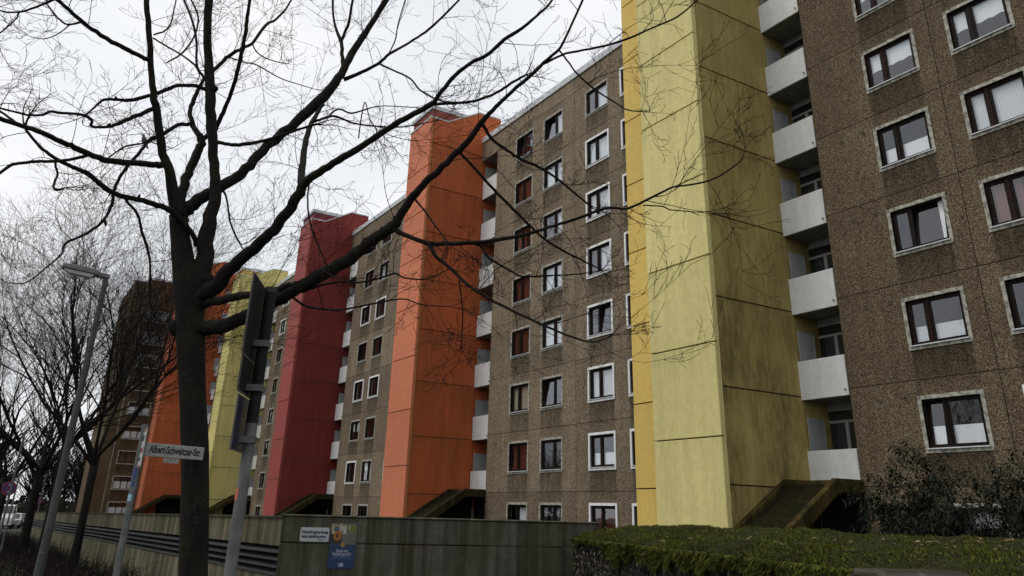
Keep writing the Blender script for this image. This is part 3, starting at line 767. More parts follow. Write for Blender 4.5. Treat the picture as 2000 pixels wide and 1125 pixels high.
def planter():
    t = thing('planter', 'long raised planter of exposed pebble concrete with a thick moss top', 'planter', (-9.7, 7.1, 0))
    O = Vector((-9.7, 7.1, 0))
    b = MB(); nu, nv = 90, 36
    for j in range(nv + 1):
        for i in range(nu + 1):
            u, v = i / nu, j / nv; x, y = pxy(u, v); b.v.append((x - O.x, y - O.y, top_z(u, v)))
    for j in range(nv):
        for i in range(nu): b.f.append((j * (nu + 1) + i, j * (nu + 1) + i + 1, (j + 1) * (nu + 1) + i + 1, (j + 1) * (nu + 1) + i))
    m, n, l, bs = nt('moss_bed')
    g_ = n.new('ShaderNodeNewGeometry'); P = g_.outputs['Position']
    c = ramp(n, l, noise(n, l, 2.2, 7, 0.7, vec=P), [(0.32, (0.022, 0.014, 0.008)), (0.48, (0.026, 0.027, 0.007)), (0.68, (0.036, 0.046, 0.009))])
    l.new(c, bs.inputs['Base Color']); bs.inputs['Roughness'].default_value = 1.0; bs.inputs['Specular IOR Level'].default_value = .1
    bump(n, l, bs, noise(n, l, 26, 6, .7, vec=P), 1.0, .04)
    M['moss_bed'] = m
    b.build('moss_bed', m, t, smooth=True)
    wl_ = MB()
    for i in range(30):
        a, c = lerp2(PF, i / 30), lerp2(PF, (i + 1) / 30)
        wl_.quad((a[0] - O.x, a[1] - O.y, -2.2), (c[0] - O.x, c[1] - O.y, -2.2), (c[0] - O.x, c[1] - O.y, -.335), (a[0] - O.x, a[1] - O.y, -.335))
        a, c = lerp2(PB, i / 30), lerp2(PB, (i + 1) / 30)
        wl_.quad((c[0] - O.x, c[1] - O.y, -2.2), (a[0] - O.x, a[1] - O.y, -2.2), (a[0] - O.x, a[1] - O.y, -.20), (c[0] - O.x, c[1] - O.y, -.20))
    for P2 in ((PF[0], PB[0]), (PB[3], PF[3])):
        a, c = P2
        wl_.quad((c[0] - O.x, c[1] - O.y, -2.2), (a[0] - O.x, a[1] - O.y, -2.2), (a[0] - O.x, a[1] - O.y, -.33), (c[0] - O.x, c[1] - O.y, -.22))
    wl_.build('side_wall', mat_plain('planter_mortar', (0.010, 0.009, 0.006), .95, .4, 12), t)
    # pebbles standing out of the front and end faces
    rr = random.Random(21); pb = MB()
    def put(x, y, z, nx, ny):
        s = rr.uniform(.012, .034); rot = Matrix.Rotation(math.atan2(ny, nx), 3, 'Z') @ Matrix.Rotation(rr.uniform(-.7, .7), 3, 'X')
        pb.ellipsoid((x - O.x, y - O.y, z), (s * .45, s * rr.uniform(.5, .9), s), 6, 4, rot)
    for _ in range(1500):
        u = rr.random() ** 1.35; x, y = lerp2(PF, u); z = rr.uniform(-.75, -.36)
        dx, dy = PF[1][0] - PF[0][0], PF[1][1] - PF[0][1]; L = math.hypot(dx, dy); put(x + dy / L * .002, y - dx / L * .002, z, dy / L, -dx / L)
    for _ in range(500):
        u = rr.random(); x = PF[0][0] + (PB[0][0] - PF[0][0]) * u; y = PF[0][1] + (PB[0][1] - PF[0][1]) * u; put(x, y, rr.uniform(-.8, -.36), -.95, -.3)
    m, n, l, bs = nt('pebbles'); g_ = n.new('ShaderNodeNewGeometry')
    l.new(ramp(n, l, g_.outputs['Random Per Island'], [(0.0, (0.008, 0.007, 0.005)), (0.66, (0.020, 0.017, 0.011)), (0.86, (0.085, 0.068, 0.045)), (1.0, (0.26, 0.22, 0.16))]), bs.inputs['Base Color'])
    bs.inputs['Roughness'].default_value = .85; bs.inputs['Specular IOR Level'].default_value = .08
    tag(pb.build('pebbles', m, t, smooth=True), kind='stuff')
    # moss tufts: cushions of short blades on top, hanging over the front edge
    mb = MB(); rr = random.Random(22)
    def blade(x, y, z, ln, lean, an, w):
        dx, dy = math.cos(an), math.sin(an)
        mb.tri((x - dy * w - O.x, y + dx * w - O.y, z), (x + dy * w - O.x, y - dx * w - O.y, z), (x + dx * lean - O.x, y + dy * lean - O.y, z + ln))
    for _ in range(52000):
        u, v = rr.random(), rr.random() ** 1.7
        x, y = pxy(u, v); k = hn(x * 1.7, y * 1.7)
        if k < -.9 and rr.random() < .8: continue
        h_ = .014 + .014 * max(0, k + .5)
        blade(x, y, top_z(u, v) - .004, rr.uniform(.5, 1.3) * h_, rr.uniform(0, .025), rr.uniform(0, 6.28), rr.uniform(.004, .009))
    for _ in range(42000):
        u = rr.random() ** .8; x, y = lerp2(PF, u)
        dx, dy = PF[1][0] - PF[0][0], PF[1][1] - PF[0][1]; L = math.hypot(dx, dy); nx, ny = dy / L, -dx / L
        reach = (.08 + .16 * max(0, .6 + hn(x * 1.3, y * 1.3))) * (.45 + 1.6 * u)
        q = rr.random(); z = -.30 - reach * q ** 1.3
        off = (rr.uniform(-.02, .05) + .035 * (1 + hn(x * 4.1, z * 9))) * (1 - .5 * q)
        x += nx * off; y += ny * off; w = rr.uniform(.004, .01)
        ln = rr.uniform(.02, .05); tx = rr.uniform(-.02, .02)
        mb.tri((x - O.x - w, y - O.y, z), (x - O.x + w, y - O.y, z), (x - O.x + nx * .03 + tx, y - O.y + ny * .03, z - ln * rr.uniform(-.3, 1)))
    m, n, l, bs = nt('moss'); g_ = n.new('ShaderNodeNewGeometry')
    c1 = ramp(n, l, g_.outputs['Random Per Island'], [(0.0, (0.022, 0.023, 0.006)), (0.5, (0.052, 0.064, 0.011)), (0.88, (0.100, 0.118, 0.018)), (1.0, (0.15, 0.095, 0.03))])
    c1 = mix(n, l, 0.8, c1, ramp(n, l, noise(n, l, 1.6, 6, .65, vec=g_.outputs['Position']), [(.32, (.45, .36, .35)), (.62, (1.15, 1.15, 1.0))]), 'MULTIPLY')
    l.new(c1, bs.inputs['Base Color']); bs.inputs['Roughness'].default_value = .95; bs.inputs['Specular IOR Level'].default_value = .1
    tag(mb.build('moss', m, t), kind='stuff')
    # fallen leaves caught in the moss
    lf = MB(); rr = random.Random(23)
    cl = [(rr.random(), rr.uniform(.12, .95)) for _ in range(16)]
    for _ in range(260):
        c = rr.choice(cl); u, v = min(.999, max(0, c[0] + rr.gauss(0, .03))), min(.97, max(.03, c[1] + rr.gauss(0, .07)))
        x, y = pxy(u, v); z = top_z(u, v) + rr.uniform(.012, .035); s = rr.uniform(.015, .04); a = rr.uniform(0, 6.28)
        p = [(s, 0), (0, s * .45), (-s, 0), (0, -s * .45)]
        q = [(x - O.x + px * math.cos(a) - py * math.sin(a), y - O.y + px * math.sin(a) + py * math.cos(a), z + rr.uniform(-.006, .012)) for px, py in p]
        lf.quad(*q)
    m, n, l, bs = nt('dead_leaf'); g_ = n.new('ShaderNodeNewGeometry')
    l.new(ramp(n, l, g_.outputs['Random Per Island'], [(0, (0.05, 0.028, 0.014)), (.6, (0.13, 0.075, 0.035)), (1, (0.30, 0.21, 0.12))]), bs.inputs['Base Color']); M['dead_leaf'] = m
    tag(lf.build('dead_leaves', m, t), kind='stuff')
planter()

# ------------------------------------------------------------------ bare trees
def catmull(P, sub=4):
    out = []
    n = len(P)
    for i in range(n - 1):
        p0, p1, p2, p3 = P[max(i - 1, 0)], P[i], P[i + 1], P[min(i + 2, n - 1)]
        for k in range(sub):
            t = k / sub
            out.append(.5 * ((2 * p1) + (-p0 + p2) * t + (2 * p0 - 5 * p1 + 4 * p2 - p3) * t * t + (-p0 + 3 * p1 - 3 * p2 + p3) * t ** 3))
    out.append(P[-1]); return out
LIMBS = []            # (pts world Nx3, radii) of everything traced, for depth lookup and twigs
def near_depth(x, y):
    best, bd = TD, 1e9
    for (pxs, Ds) in TRACE:
        for (a, b), D in zip(pxs, Ds):
            d = (a - x) ** 2 + (b - y) ** 2
            if d < bd: bd, best = d, D
    return best
TRACE = []
TD = 8.7
def limb(pts, dD=0.0, start=None):
    """pts = (photo x, photo y, width in photo px) down a limb; dD = how far its tip leaves the trunk's depth"""
    D0 = start if start is not None else near_depth(pts[0][0], pts[0][1])
    n = len(pts); P = np.array([(p[0], p[1], p[2]) for p in pts], float)
    acc = np.concatenate([[0], np.cumsum(np.hypot(np.diff(P[:, 0]), np.diff(P[:, 1])))]); acc /= acc[-1]
    Q = np.column_stack([P, D0 + dD * acc])
    C = catmull([q for q in Q], 4)
    W = [at_dist(c[0], c[1], c[3]) for c in C]
    rad = [max(.0025, px_radius(w, c[2]) * .93) for w, c in zip(W, C)]
    TRACE.append(([(c[0], c[1]) for c in C], [c[3] for c in C]))
    LIMBS.append((np.array(W), rad)); return len(LIMBS) - 1
L_ = limb
L_([(377, 1180, 70), (377, 1125, 61), (380, 1000, 57), (381, 900, 55), (376, 760, 54), (372, 650, 57), (367, 570, 56), (358, 510, 46), (352, 464, 39), (347, 420, 34)], 0, TD)
L_([(374, 640, 44), (385, 560, 43), (396, 515, 37), (409, 436, 30), (419, 378, 23), (419, 319, 20), (413, 250, 21), (411, 196, 21), (406, 84, 17), (410, -20, 16)], .2, TD)
L_([(350, 440, 36), (343, 400, 26), (330, 330, 20), (319, 300, 18), (305, 215, 16), (299, 182, 14), (294, 112, 12), (289, 40, 11.5), (286, -20, 11)], -.6)
L_([(350, 425, 30), (356, 372, 20), (371, 330, 18), (385, 300, 18), (393, 274, 15), (378, 245, 10), (371, 218, 9), (378, 196, 9), (389, 172, 8), (397, 151, 6), (384, 129, 5), (384, 84, 5), (376, 42, 5), (358, -5, 4.5)], .8)
L_([(393, 274, 12), (404, 266, 11), (414, 258, 10)], .1)
R1 = L_([(345, 430, 28), (358, 414, 28), (378, 397, 26), (417, 374, 24), (456, 350, 22), (488, 323, 21), (524, 283, 20), (580, 238, 20), (616, 204, 22), (650, 168, 20), (672, 134, 16), (692, 95, 15), (720, 53, 12), (760, -10, 12)], 1.4)
R2 = L_([(385, 600, 44), (396, 581, 40), (429, 550, 32), (468, 511, 26), (503, 479, 24), (535, 448, 23), (562, 413, 22), (582, 382, 22), (591, 358, 19)], -.8)
L_([(588, 362, 16), (591, 319, 14), (597, 280, 12), (606, 246, 10), (618, 224, 9), (630, 204, 8)], 1.6)
L_([(612, 238, 7), (624, 234, 6), (642, 228, 5), (659, 228, 5), (692, 241, 4), (757, 248, 3.5), (802, 246, 3), (850, 236, 2)], .5)
L_([(642, 228, 4), (650, 219, 4), (664, 213, 4), (687, 221, 4), (726, 210, 2.8), (751, 207, 2.4), (810, 210, 2)], .3)
L_([(588, 364, 18), (601, 354, 18), (632, 331, 16), (672, 307, 15), (712, 282, 14), (768, 246, 13), (810, 221, 12), (844, 202, 11), (858, 185, 9), (883, 154, 9), (916, 126, 8), (956, 104, 8), (984, 78, 8), (1020, 55, 7), (1060, 21, 5), (1085, -8, 5)], -1.2)
L_([(844, 203, 7), (894, 201, 6), (936, 195, 6), (978, 176, 6), (1002, 160, 6), (1026, 147, 5)], .0)
R3 = L_([(385, 645, 36), (400, 640, 32), (429, 638, 30), (464, 626, 29), (503, 607, 28), (542, 585, 28), (582, 564, 29), (621, 540, 28), (660, 520, 27), (700, 490, 26), (736, 461, 25), (768, 441, 23), (785, 415, 18), (807, 383, 17), (832, 355, 15), (864, 326, 14), (896, 294, 13), (908, 283, 13), (942, 238, 12), (961, 216, 9), (998, 181, 8), (1043, 141, 8), (1068, 117, 7), (1092, 96, 6), (1111, 60, 5), (1142, -8, 5)], -2.2)
L_([(395, 596, 20), (429, 587, 18), (464, 579, 17), (503, 575, 14), (540, 566, 12), (566, 556, 10)], -.9)
L_([(1062, 124, 6), (1098, 107, 5), (1128, 100, 5), (1179, 90, 5), (1222, 77, 5), (1273, 55, 4), (1324, 32, 4), (1362, 0, 3)], -.5)
L_([(1092, 98, 4), (1107, 117, 4), (1128, 145, 4), (1162, 175, 4), (1205, 203, 3), (1226, 215, 3), (1256, 218, 2.5)], .4)
L_([(942, 243, 8), (948, 252, 7), (961, 272, 6.5), (992, 294, 6), (1017, 311, 6), (1043, 322, 6), (1077, 341, 5), (1115, 371, 4.5), (1150, 400, 4)], .6)
L_([(896, 297, 7), (903, 303, 6), (931, 333, 6), (963, 369, 6), (1002, 408, 6), (1038, 444, 5), (1070, 472, 5), (1120, 500, 4.5), (1165, 522, 3)], .8)
L_([(766, 444, 13), (777, 453, 11), (807, 465, 10), (842, 475, 9.5), (896, 475, 9), (949, 472, 8.5), (1002, 463, 8), (1041, 454, 7), (1084, 440, 6), (1128, 427, 6), (1183, 407, 5.5), (1226, 407, 5), (1260, 392, 5), (1294, 375, 4.5), (1316, 365, 4), (1354, 360, 4), (1397, 348, 3.5), (1435, 324, 3), (1450, 309, 2.4)], -1.2)
L_([(1256, 401, 3), (1294, 403, 3), (1311, 410, 2.6), (1363, 414, 2)], .1)
L_([(838, 476, 9), (843, 486, 9), (853, 502, 8), (881, 525, 7), (913, 556, 7), (942, 575, 6.5), (977, 595, 6), (1020, 616, 5.5), (1066, 637, 5), (1120, 659, 4.5), (1160, 668, 3), (1196, 655, 2.4)], -.6)
L_([(897, 545, 3.5), (901, 586, 3), (904, 618, 3), (901, 675, 2.5)], .2)
L_([(810, 388, 5), (832, 415, 4.5), (853, 444, 4), (872, 470, 3)], -.3)
L_([(928, 476, 6), (940, 482, 5), (956, 504, 5), (1002, 532, 4.5), (1020, 540, 4), (1070, 538, 3.5), (1120, 536, 3), (1170, 530, 2.2)], .4)
L_([(566, 575, 6), (590, 594, 5.5), (613, 601, 5), (664, 605, 4), (720, 595, 4), (785, 584, 3), (824, 595, 2.5), (880, 599, 2)], -.6)
L_([(600, 566, 6), (632, 556, 5), (671, 550, 4.5), (700, 552, 4), (743, 543, 4), (771, 534, 4), (792, 543, 3.5), (832, 545, 3), (872, 528, 2)], .5)
L_([(608, 340, 3), (601, 380, 3.5), (604, 430, 4), (620, 476, 4), (640, 522, 3.5)], .0)
L_([(670, 128, 9), (668, 105, 8), (666, 84, 8), (652, 42, 5), (650, -5, 5)], .5)
L_([(666, 84, 6), (672, 66, 6), (681, 45, 6), (690, -5, 5)], -.2)
L_([(672, 155, 9), (706, 141, 7.5), (740, 123, 6.5), (760, 106, 6), (793, 87, 5), (824, 67, 5), (855, 42, 5), (900, -4, 4)], -.6)
L_([(740, 124, 4.5), (768, 137, 4), (802, 154, 4), (821, 176, 4), (858, 196, 4), (894, 200, 3)], -.3)
L_([(760, 104, 3), (772, 78, 3), (778, 45, 2.6), (793, -5, 2.4)], .3)
L_([(700, 270, 3), (712, 200, 2.6), (722, 232, 2.4), (735, 252, 3)], .2)
L_([(318, 323, 15), (300, 322, 13), (266, 319, 13), (210, 314, 13), (182, 304, 12), (146, 288, 12), (118, 276, 11), (84, 260, 11), (36, 244, 10), (-15, 226, 10)], -2.0)
L_([(34, 242, 6), (10, 224, 5.5), (-10, 210, 5)], .1)
L_([(172, 303, 8), (134, 312, 7), (104, 315, 7), (70, 316, 7), (36, 319, 7), (17, 325, 7), (-10, 347, 6)], -.4)
L_([(385, 480, 12), (374, 455, 11), (342, 418, 13), (316, 403, 12), (280, 392, 11), (241, 384, 11), (218, 375, 11), (193, 358, 11), (174, 340, 10), (148, 329, 9), (112, 312, 8), (90, 297, 7), (67, 274, 6), (50, 253, 6)], -1.4)
L_([(377, 240, 9), (366, 243, 8), (348, 244, 8), (325, 258, 8), (311, 266, 8), (294, 272, 8), (280, 288, 7), (269, 302, 7), (249, 325, 7), (232, 350, 7), (222, 374, 7)], -.9)
L_([(221, 378, 7), (221, 388, 7), (218, 400, 7), (204, 428, 6), (182, 448, 6), (157, 462, 5.5), (132, 473, 6), (123, 484, 5), (120, 497, 4), (92, 521, 3.5), (64, 545, 3), (42, 554, 2.5), (14, 552, 2)], -.8)
L_([(244, 386, 7), (252, 398, 6), (269, 420, 6), (277, 451, 6), (286, 479, 6), (293, 510, 5), (293, 554, 5), (293, 582, 3)], .5)
L_([(108, 316, 5.5), (109, 326, 5), (112, 342, 5), (104, 364, 5), (115, 371, 6), (126, 367, 4)], -.1)
L_([(294, 118, 11), (280, 113, 9.5), (252, 99, 10), (218, 81, 10), (179, 57, 9), (157, 39, 9), (132, 17, 8), (106, -6, 8)], -1.2)
L_([(118, 2, 6), (104, 0, 6), (78, 11, 5), (45, 22, 4.5), (20, 24, 4), (-5, 20, 3.5)], -.3)
L_([(36, 25, 4), (32, 36, 3.5), (14, 53, 3.5), (-4, 68, 3.5)], -.2)
L_([(158, 43, 5), (132, 48, 4.5), (112, 34, 4), (92, 9, 3.5)], .2)
L_([(137, 48, 3), (112, 67, 2.5), (84, 76, 2.2), (56, 70, 1.6)], .3)
L_([(410, 176, 11), (398, 174, 8.5), (384, 168, 8), (350, 167, 8), (328, 174, 8), (300, 184, 8), (260, 195, 8), (232, 195, 7), (204, 195, 6), (185, 209, 4.5), (168, 224, 4)], -1.0)
L_([(304, 212, 10), (274, 223, 9), (246, 235, 9), (218, 246, 7), (200, 248, 6), (179, 247, 6), (179, 235, 6), (160, 224, 6), (123, 221, 6), (98, 218, 6), (84, 224, 6), (53, 224, 5), (0, 211, 4.5), (-20, 206, 4)], -1.3)
L_([(210, 310, 3), (241, 288, 4), (274, 281, 4.5)], .0)
L_([(299, 74, 4), (325, 90, 4), (353, 106, 4), (384, 129, 5)], -.3)
L_([(325, 123, 3), (353, 106, 4), (370, 87, 4), (384, 59, 4), (387, 34, 4), (378, 8, 4), (368, -6, 4)], .2)
L_([(300, 68, 4), (322, 60, 3.6), (334, 44, 3.4), (340, 18, 3), (345, -5, 3)], .2)
L_([(414, 140, 9), (428, 128, 8), (448, 109, 8), (474, 94, 7), (493, 84, 6.5), (518, 50, 6), (538, 39, 5), (558, 17, 4), (572, -5, 3.5)], .8)
L_([(418, 256, 12), (425, 242, 10), (440, 210, 9), (454, 174, 8.5), (465, 134, 8.5), (474, 95, 8), (481, 50, 8), (485, 17, 7), (489, -6, 7)], -.8)
L_([(420, 277, 9), (440, 281, 8), (468, 283, 8), (510, 276, 7), (544, 266, 6), (594, 249, 5), (618, 243, 5)], -.4)
L_([(446, 112, 3.2), (479, 122, 3), (502, 127, 3), (544, 151, 2.5), (574, 162, 2.2), (614, 174, 1.6)], .3)
L_([(493, 86, 3), (502, 102, 3), (520, 114, 2.6), (545, 122, 2.2)], .2)
L_([(432, 366, 6), (440, 380, 4.5), (444, 395, 4), (448, 425, 4), (456, 452, 4), (470, 478, 4)], .2)

def twigs(mb, rnd, W, rad, dens, L1, rmin=0.0018, up=0.25, start=0.15, maxw=1e9, quality=1.0):
    """twigs with side shoots and buds along one limb"""
    n = len(W); seg = np.linalg.norm(np.diff(W, axis=0), axis=1); tot = seg.sum()
    cnt = max(1, int(tot * dens)); acc = np.concatenate([[0], np.cumsum(seg)])
    for _ in range(cnt):
        s = tot * (start + (1 - start) * rnd.random()); i = min(int(np.searchsorted(acc, s)), n - 1); i = max(1, i)
        if rad[i] > maxw: continue
        f = (s - acc[i - 1]) / max(1e-6, seg[i - 1]); p = Vector(W[i - 1] * (1 - f) + W[i] * f)
        t = Vector(W[i] - W[i - 1]).normalized()
        side = t.orthogonal().normalized(); side.rotate(Matrix.Rotation(rnd.uniform(0, 6.283), 3, t))
        d = (t * rnd.uniform(.15, .9) + side * rnd.uniform(.6, 1.0) + Vector((0, 0, up * rnd.uniform(-.6, 1.2)))).normalized()
        shoot(mb, rnd, p, d, L1 * rnd.uniform(.35, 1.15), max(rmin, min(rad[i] * .5, .0052)), 0, rmin, up)
def shoot(mb, rnd, p, d, ln, r, lev, rmin, up):
    nseg = [7, 4, 2][lev]; pts = [p.copy()]; rr = [r]; bend = Vector((rnd.uniform(-1, 1), rnd.uniform(-1, 1), rnd.uniform(-.5, 1))) * .26
    q = p.copy(); dd = d.copy(); step = ln / nseg; zig = 1
    for i in range(nseg):
        zig = -zig
        dd = (dd + bend * .8 + Vector((rnd.gauss(0, .08), rnd.gauss(0, .08), rnd.gauss(0, .08)))).normalized()
        q = q + dd * step; pts.append(q.copy()); rr.append(max(rmin * .8, r * (1 - .75 * (i + 1) / nseg)))
        if lev < 2 and i >= (1 if lev == 0 else 0):
            k = rnd.choice((0, 1, 1, 2)) if lev == 0 else rnd.choice((0, 1, 1))
            for _ in range(k):
                sd = dd.orthogonal().normalized(); sd.rotate(Matrix.Rotation(rnd.uniform(0, 6.283), 3, dd))
                nd = (dd * rnd.uniform(.5, 1.0) + sd * rnd.uniform(.5, .9) + Vector((0, 0, up * .5))).normalized()
                shoot(mb, rnd, q, nd, ln * (rnd.uniform(.22, .5) if lev == 0 else rnd.uniform(.22, .45)), max(rmin, rr[-1] * .75), lev + 1, rmin, up)
    mb.tube(pts, rr, 3, cap=False)
    if lev >= 1:                                   # bud at the tip
        e = dd * max(.008, rmin * 4); s_ = dd.orthogonal().normalized() * rmin * 1.7
        mb.tri(q - s_, q + s_, q + e)

def main_tree():
    root = at_dist(377, 1180, TD); bx, by = float(root[0]), float(root[1])
    t = thing('bare_tree', 'large bare tree with dark mossy bark in the foreground, behind the street name sign', 'tree', (bx, by, ground_z(bx)))
    O = np.array([bx, by, ground_z(bx)])
    rnd = random.Random(31)
    W, rad = LIMBS[0]
    foot = [np.array([bx, by, ground_z(bx) - .1]), np.array([bx, by, ground_z(bx) + .25])]
    pts = [f - O for f in foot] + [w - O for w in W[1:]]
    b = MB(); b.tube(pts, [.32, .24] + list(rad[1:]), 18, jitter=.035, rnd=rnd); b.build('trunk', M['bark'], t, smooth=True)
    for W, rad in LIMBS[1:]:
        b = MB(); sides = 12 if max(rad) > .05 else (8 if max(rad) > .015 else 5)
        jit = [r_ * 1.0 for r_ in rad]
        b.tube([w - O + np.array([rnd.gauss(0, .12), rnd.gauss(0, .12), rnd.gauss(0, .12)]) * r_ for w, r_ in zip(W, rad)], jit, sides, jitter=.06, rnd=rnd)
        b.build('branch', M['bark'], t, smooth=True)
    # old knots and pruning stubs
    for (x, y, w, dx, dy) in ((412, 176, 24, 12, -4), (398, 545, 60, 14, 10), (345, 640, 60, -14, 6), (205, 432, 10, 2, 8), (228, 196, 8, -3, -8), (210, 247, 9, 6, -6), (270, 388, 10, 3, -8)):
        D = near_depth(x, y); p = Vector(at_dist(x, y, D) - O); q = Vector(at_dist(x + dx, y + dy, D - .03) - O); r_ = px_radius(at_dist(x, y, D), w)
        kn = MB(); kn.tube([p, p.lerp(q, .6), q], [r_ * .6, r_ * .55, r_ * .35], 9, jitter=.12, rnd=rnd); kn.build('knot', M['bark'], t, smooth=True)
    mb = MB()
    for i, (W, rad) in enumerate(LIMBS[1:]):
        w = max(rad)
        twigs(mb, rnd, W - O, rad, 3.2 if w < .05 else 1.5, 1.0, .0024, .22, .25 if w > .05 else .12, .062)
        # the limb's own end breaks up into shoots
        tip = Vector(W[-1] - O); dr_ = Vector(W[-1] - W[-2]).normalized()
        if rad[-1] < .016:
            for _ in range(3):
                d = (dr_ + Vector((rnd.gauss(0, .35), rnd.gauss(0, .35), rnd.gauss(0, .35)))).normalized()
                shoot(mb, rnd, tip, d, rnd.uniform(.25, .6), max(.0024, rad[-1] * .7), 0, .0024, .2)
        # limbs that leave the picture go on, fork and thin out
    ex = MB()
    def go_on(p, d, ln, r, lev):
        n = 7; pts = [p.copy()]; rr = [r]; q = p.copy(); dd = d.copy()
        for i in range(n):
            dd = (dd + Vector((rnd.gauss(0, .09), rnd.gauss(0, .09), rnd.gauss(.03, .07)))).normalized(); q = q + dd * (ln / n); pts.append(q.copy()); rr.append(max(.003, r * (1 - .85 * (i + 1) / n)))
            if lev < 2 and i in (1, 3, 4, 5):
                sd = dd.orthogonal().normalized(); sd.rotate(Matrix.Rotation(rnd.uniform(0, 6.283), 3, dd)); go_on(q, (dd + sd * rnd.uniform(.6, 1.0)).normalized(), ln * rnd.uniform(.4, .6), rr[-1] * .6, lev + 1)
        ex.tube(pts, rr, 7 if lev == 0 else 4, cap=False)
        twigs(mb, rnd, np.array([tuple(v) for v in pts]), rr, 1.6, .7, .0024, .25, .2)
    for W, rad in LIMBS[1:]:
        if rad[-1] > .0085 and np.linalg.norm(W[-1]) > 0:
            x_, y_ = CX + FPX * float(W[-1] @ _r) / float(W[-1] @ _f), CY - FPX * float(W[-1] @ _u) / float(W[-1] @ _f)
            if y_ < 2 or x_ < 2: go_on(Vector(W[-1] - O), Vector(W[-1] - W[-3]).normalized(), min(3.2, 55 * rad[-1] + .8), rad[-1], 0)
    ex.build('upper_branches', M['bark'], t, smooth=True)
    tag(mb.build('twigs', M['twig'], t), kind='stuff')
main_tree()

def bare_tree(name, label, base, height, r0, seed, fork=.22, spread=.5, levels=4, group=None, lean=(0, 0), nfork=5, twig_r=.0045, dens=1.0, cat='tree'):
    group = group or 'bare trees along the street'; rnd = random.Random(seed)
    t = thing(name, label, cat, base, group)
    lim = []
    fz = height * fork
    tp = [Vector((lean[0] * k + rnd.gauss(0, .02) * height * .03, lean[1] * k, fz * k)) for k in (-.05, .0, .25, .5, .75, 1.0)]
    b = MB(); b.tube(tp, [r0 * 1.35, r0 * 1.2, r0, r0 * .93, r0 * .92, r0 * 1.0], 12, jitter=.05, rnd=rnd); b.build('trunk', M['bark_plain'], t, smooth=True)
    br = MB(); tw = MB()
    def grow(p, d, ln, r, lev):
        n = 7 if lev <= 1 else (5 if lev == 2 else 3); pts = [p.copy()]; rr = [r]; q = p.copy(); dd = d.copy()
        curl = Vector((rnd.gauss(0, .10), rnd.gauss(0, .10), .07 if lev < 3 else .03))
        for i in range(n):
            dd = (dd + curl * .6 + Vector((rnd.gauss(0, .10), rnd.gauss(0, .10), rnd.gauss(0, .07)))).normalized()
            q = q + dd * (ln / n); pts.append(q.copy()); rr.append(max(twig_r * .7, r * (1 - .72 * (i + 1) / n)))
            if lev < levels and i >= 1:
                for _ in range(max(0, int(round((1.35 if lev else 1.6) * dens + rnd.uniform(-.5, .6))))):
                    sd = dd.orthogonal().normalized(); sd.rotate(Matrix.Rotation(rnd.uniform(0, 6.283), 3, dd))
                    nd = (dd * rnd.uniform(.7, 1.1) + sd * rnd.uniform(.45, .95) + Vector((0, 0, .12))).normalized()
                    grow(q, nd, ln * rnd.uniform(.34, .62), max(twig_r, rr[-1] * rnd.uniform(.45, .7)), lev + 1)
        (br if lev <= 1 else tw).tube(pts, rr, 7 if lev <= 1 else 3, cap=False)
    top = tp[-1]
    for k in range(nfork):
        a = 2 * math.pi * k / nfork + rnd.uniform(-.4, .4)
        s = spread * rnd.uniform(.55, 1.25)
        d = Vector((math.cos(a) * s, math.sin(a) * s, 1)).normalized()
        grow(top - Vector((0, 0, rnd.uniform(0, .12) * fz)), d, (height - fz) * rnd.uniform(.7, 1.0), r0 * rnd.uniform(.40, .58), 0)
    br.build('limbs', M['bark_plain'], t, smooth=True)
    tag(tw.build('twigs', M['twig'], t), kind='stuff')
    return t
def on_street(x, y, D):
    p = at_dist(x, y, D); return (float(p[0]), float(p[1]), ground_z(float(p[0])))
TREE_A = bare_tree('bare_tree', 'bare street tree with many upright branches, right of the lamp post', on_street(142, 1104, 27), 11.0, .13, 41, .30, .75, 4, nfork=7, lean=(0, 0), dens=.88)
TREE_B = bare_tree('bare_tree', 'thick low-forked bare street tree by the round no-stopping sign, left of the lamp post', on_street(48, 1050, 36), 12.5, .185, 42, .26, 1.0, 4, nfork=8, lean=(0, 0), dens=.88)
bare_tree('bare_tree', 'slender bare street tree half hidden behind the lamp post', on_street(76, 1082, 31), 10.0, .085, 43, .40, .5, 3, nfork=6, lean=(0, 0), dens=1.1)
bare_tree('bare_tree', 'bare tree farther down the street beyond the thick low-forked tree', (-78.0, 1.2, ground_z(-78)), 15.0, .26, 45, .25, .8, 4, nfork=6, dens=.85)

def copy_tree(o, parent=None, loc=None, rz=None, label=None, scale=None):
    c = o.copy(); COL.objects.link(c); c.parent = parent
    if loc is not None: c.location = loc
    if rz is not None: c.rotation_euler = (0, 0, rz)
    if scale is not None: c.scale = (scale,) * 3
    if label: c['label'] = label
    for ch in list(o.children): copy_tree(ch, c)
    return c

for k_, (x_, y_, r_, sc_) in enumerate(((-16, -13.5, .6, 1.0), (-30, -14.0, 2.2, 1.1), (-46, -15, 4.0, 1.0))):
    copy_tree(TREE_A, None, (x_, y_, ground_z(x_)), r_, 'bare tree across the street, seen mirrored in the windows', sc_)['group'] = 'trees across the street'
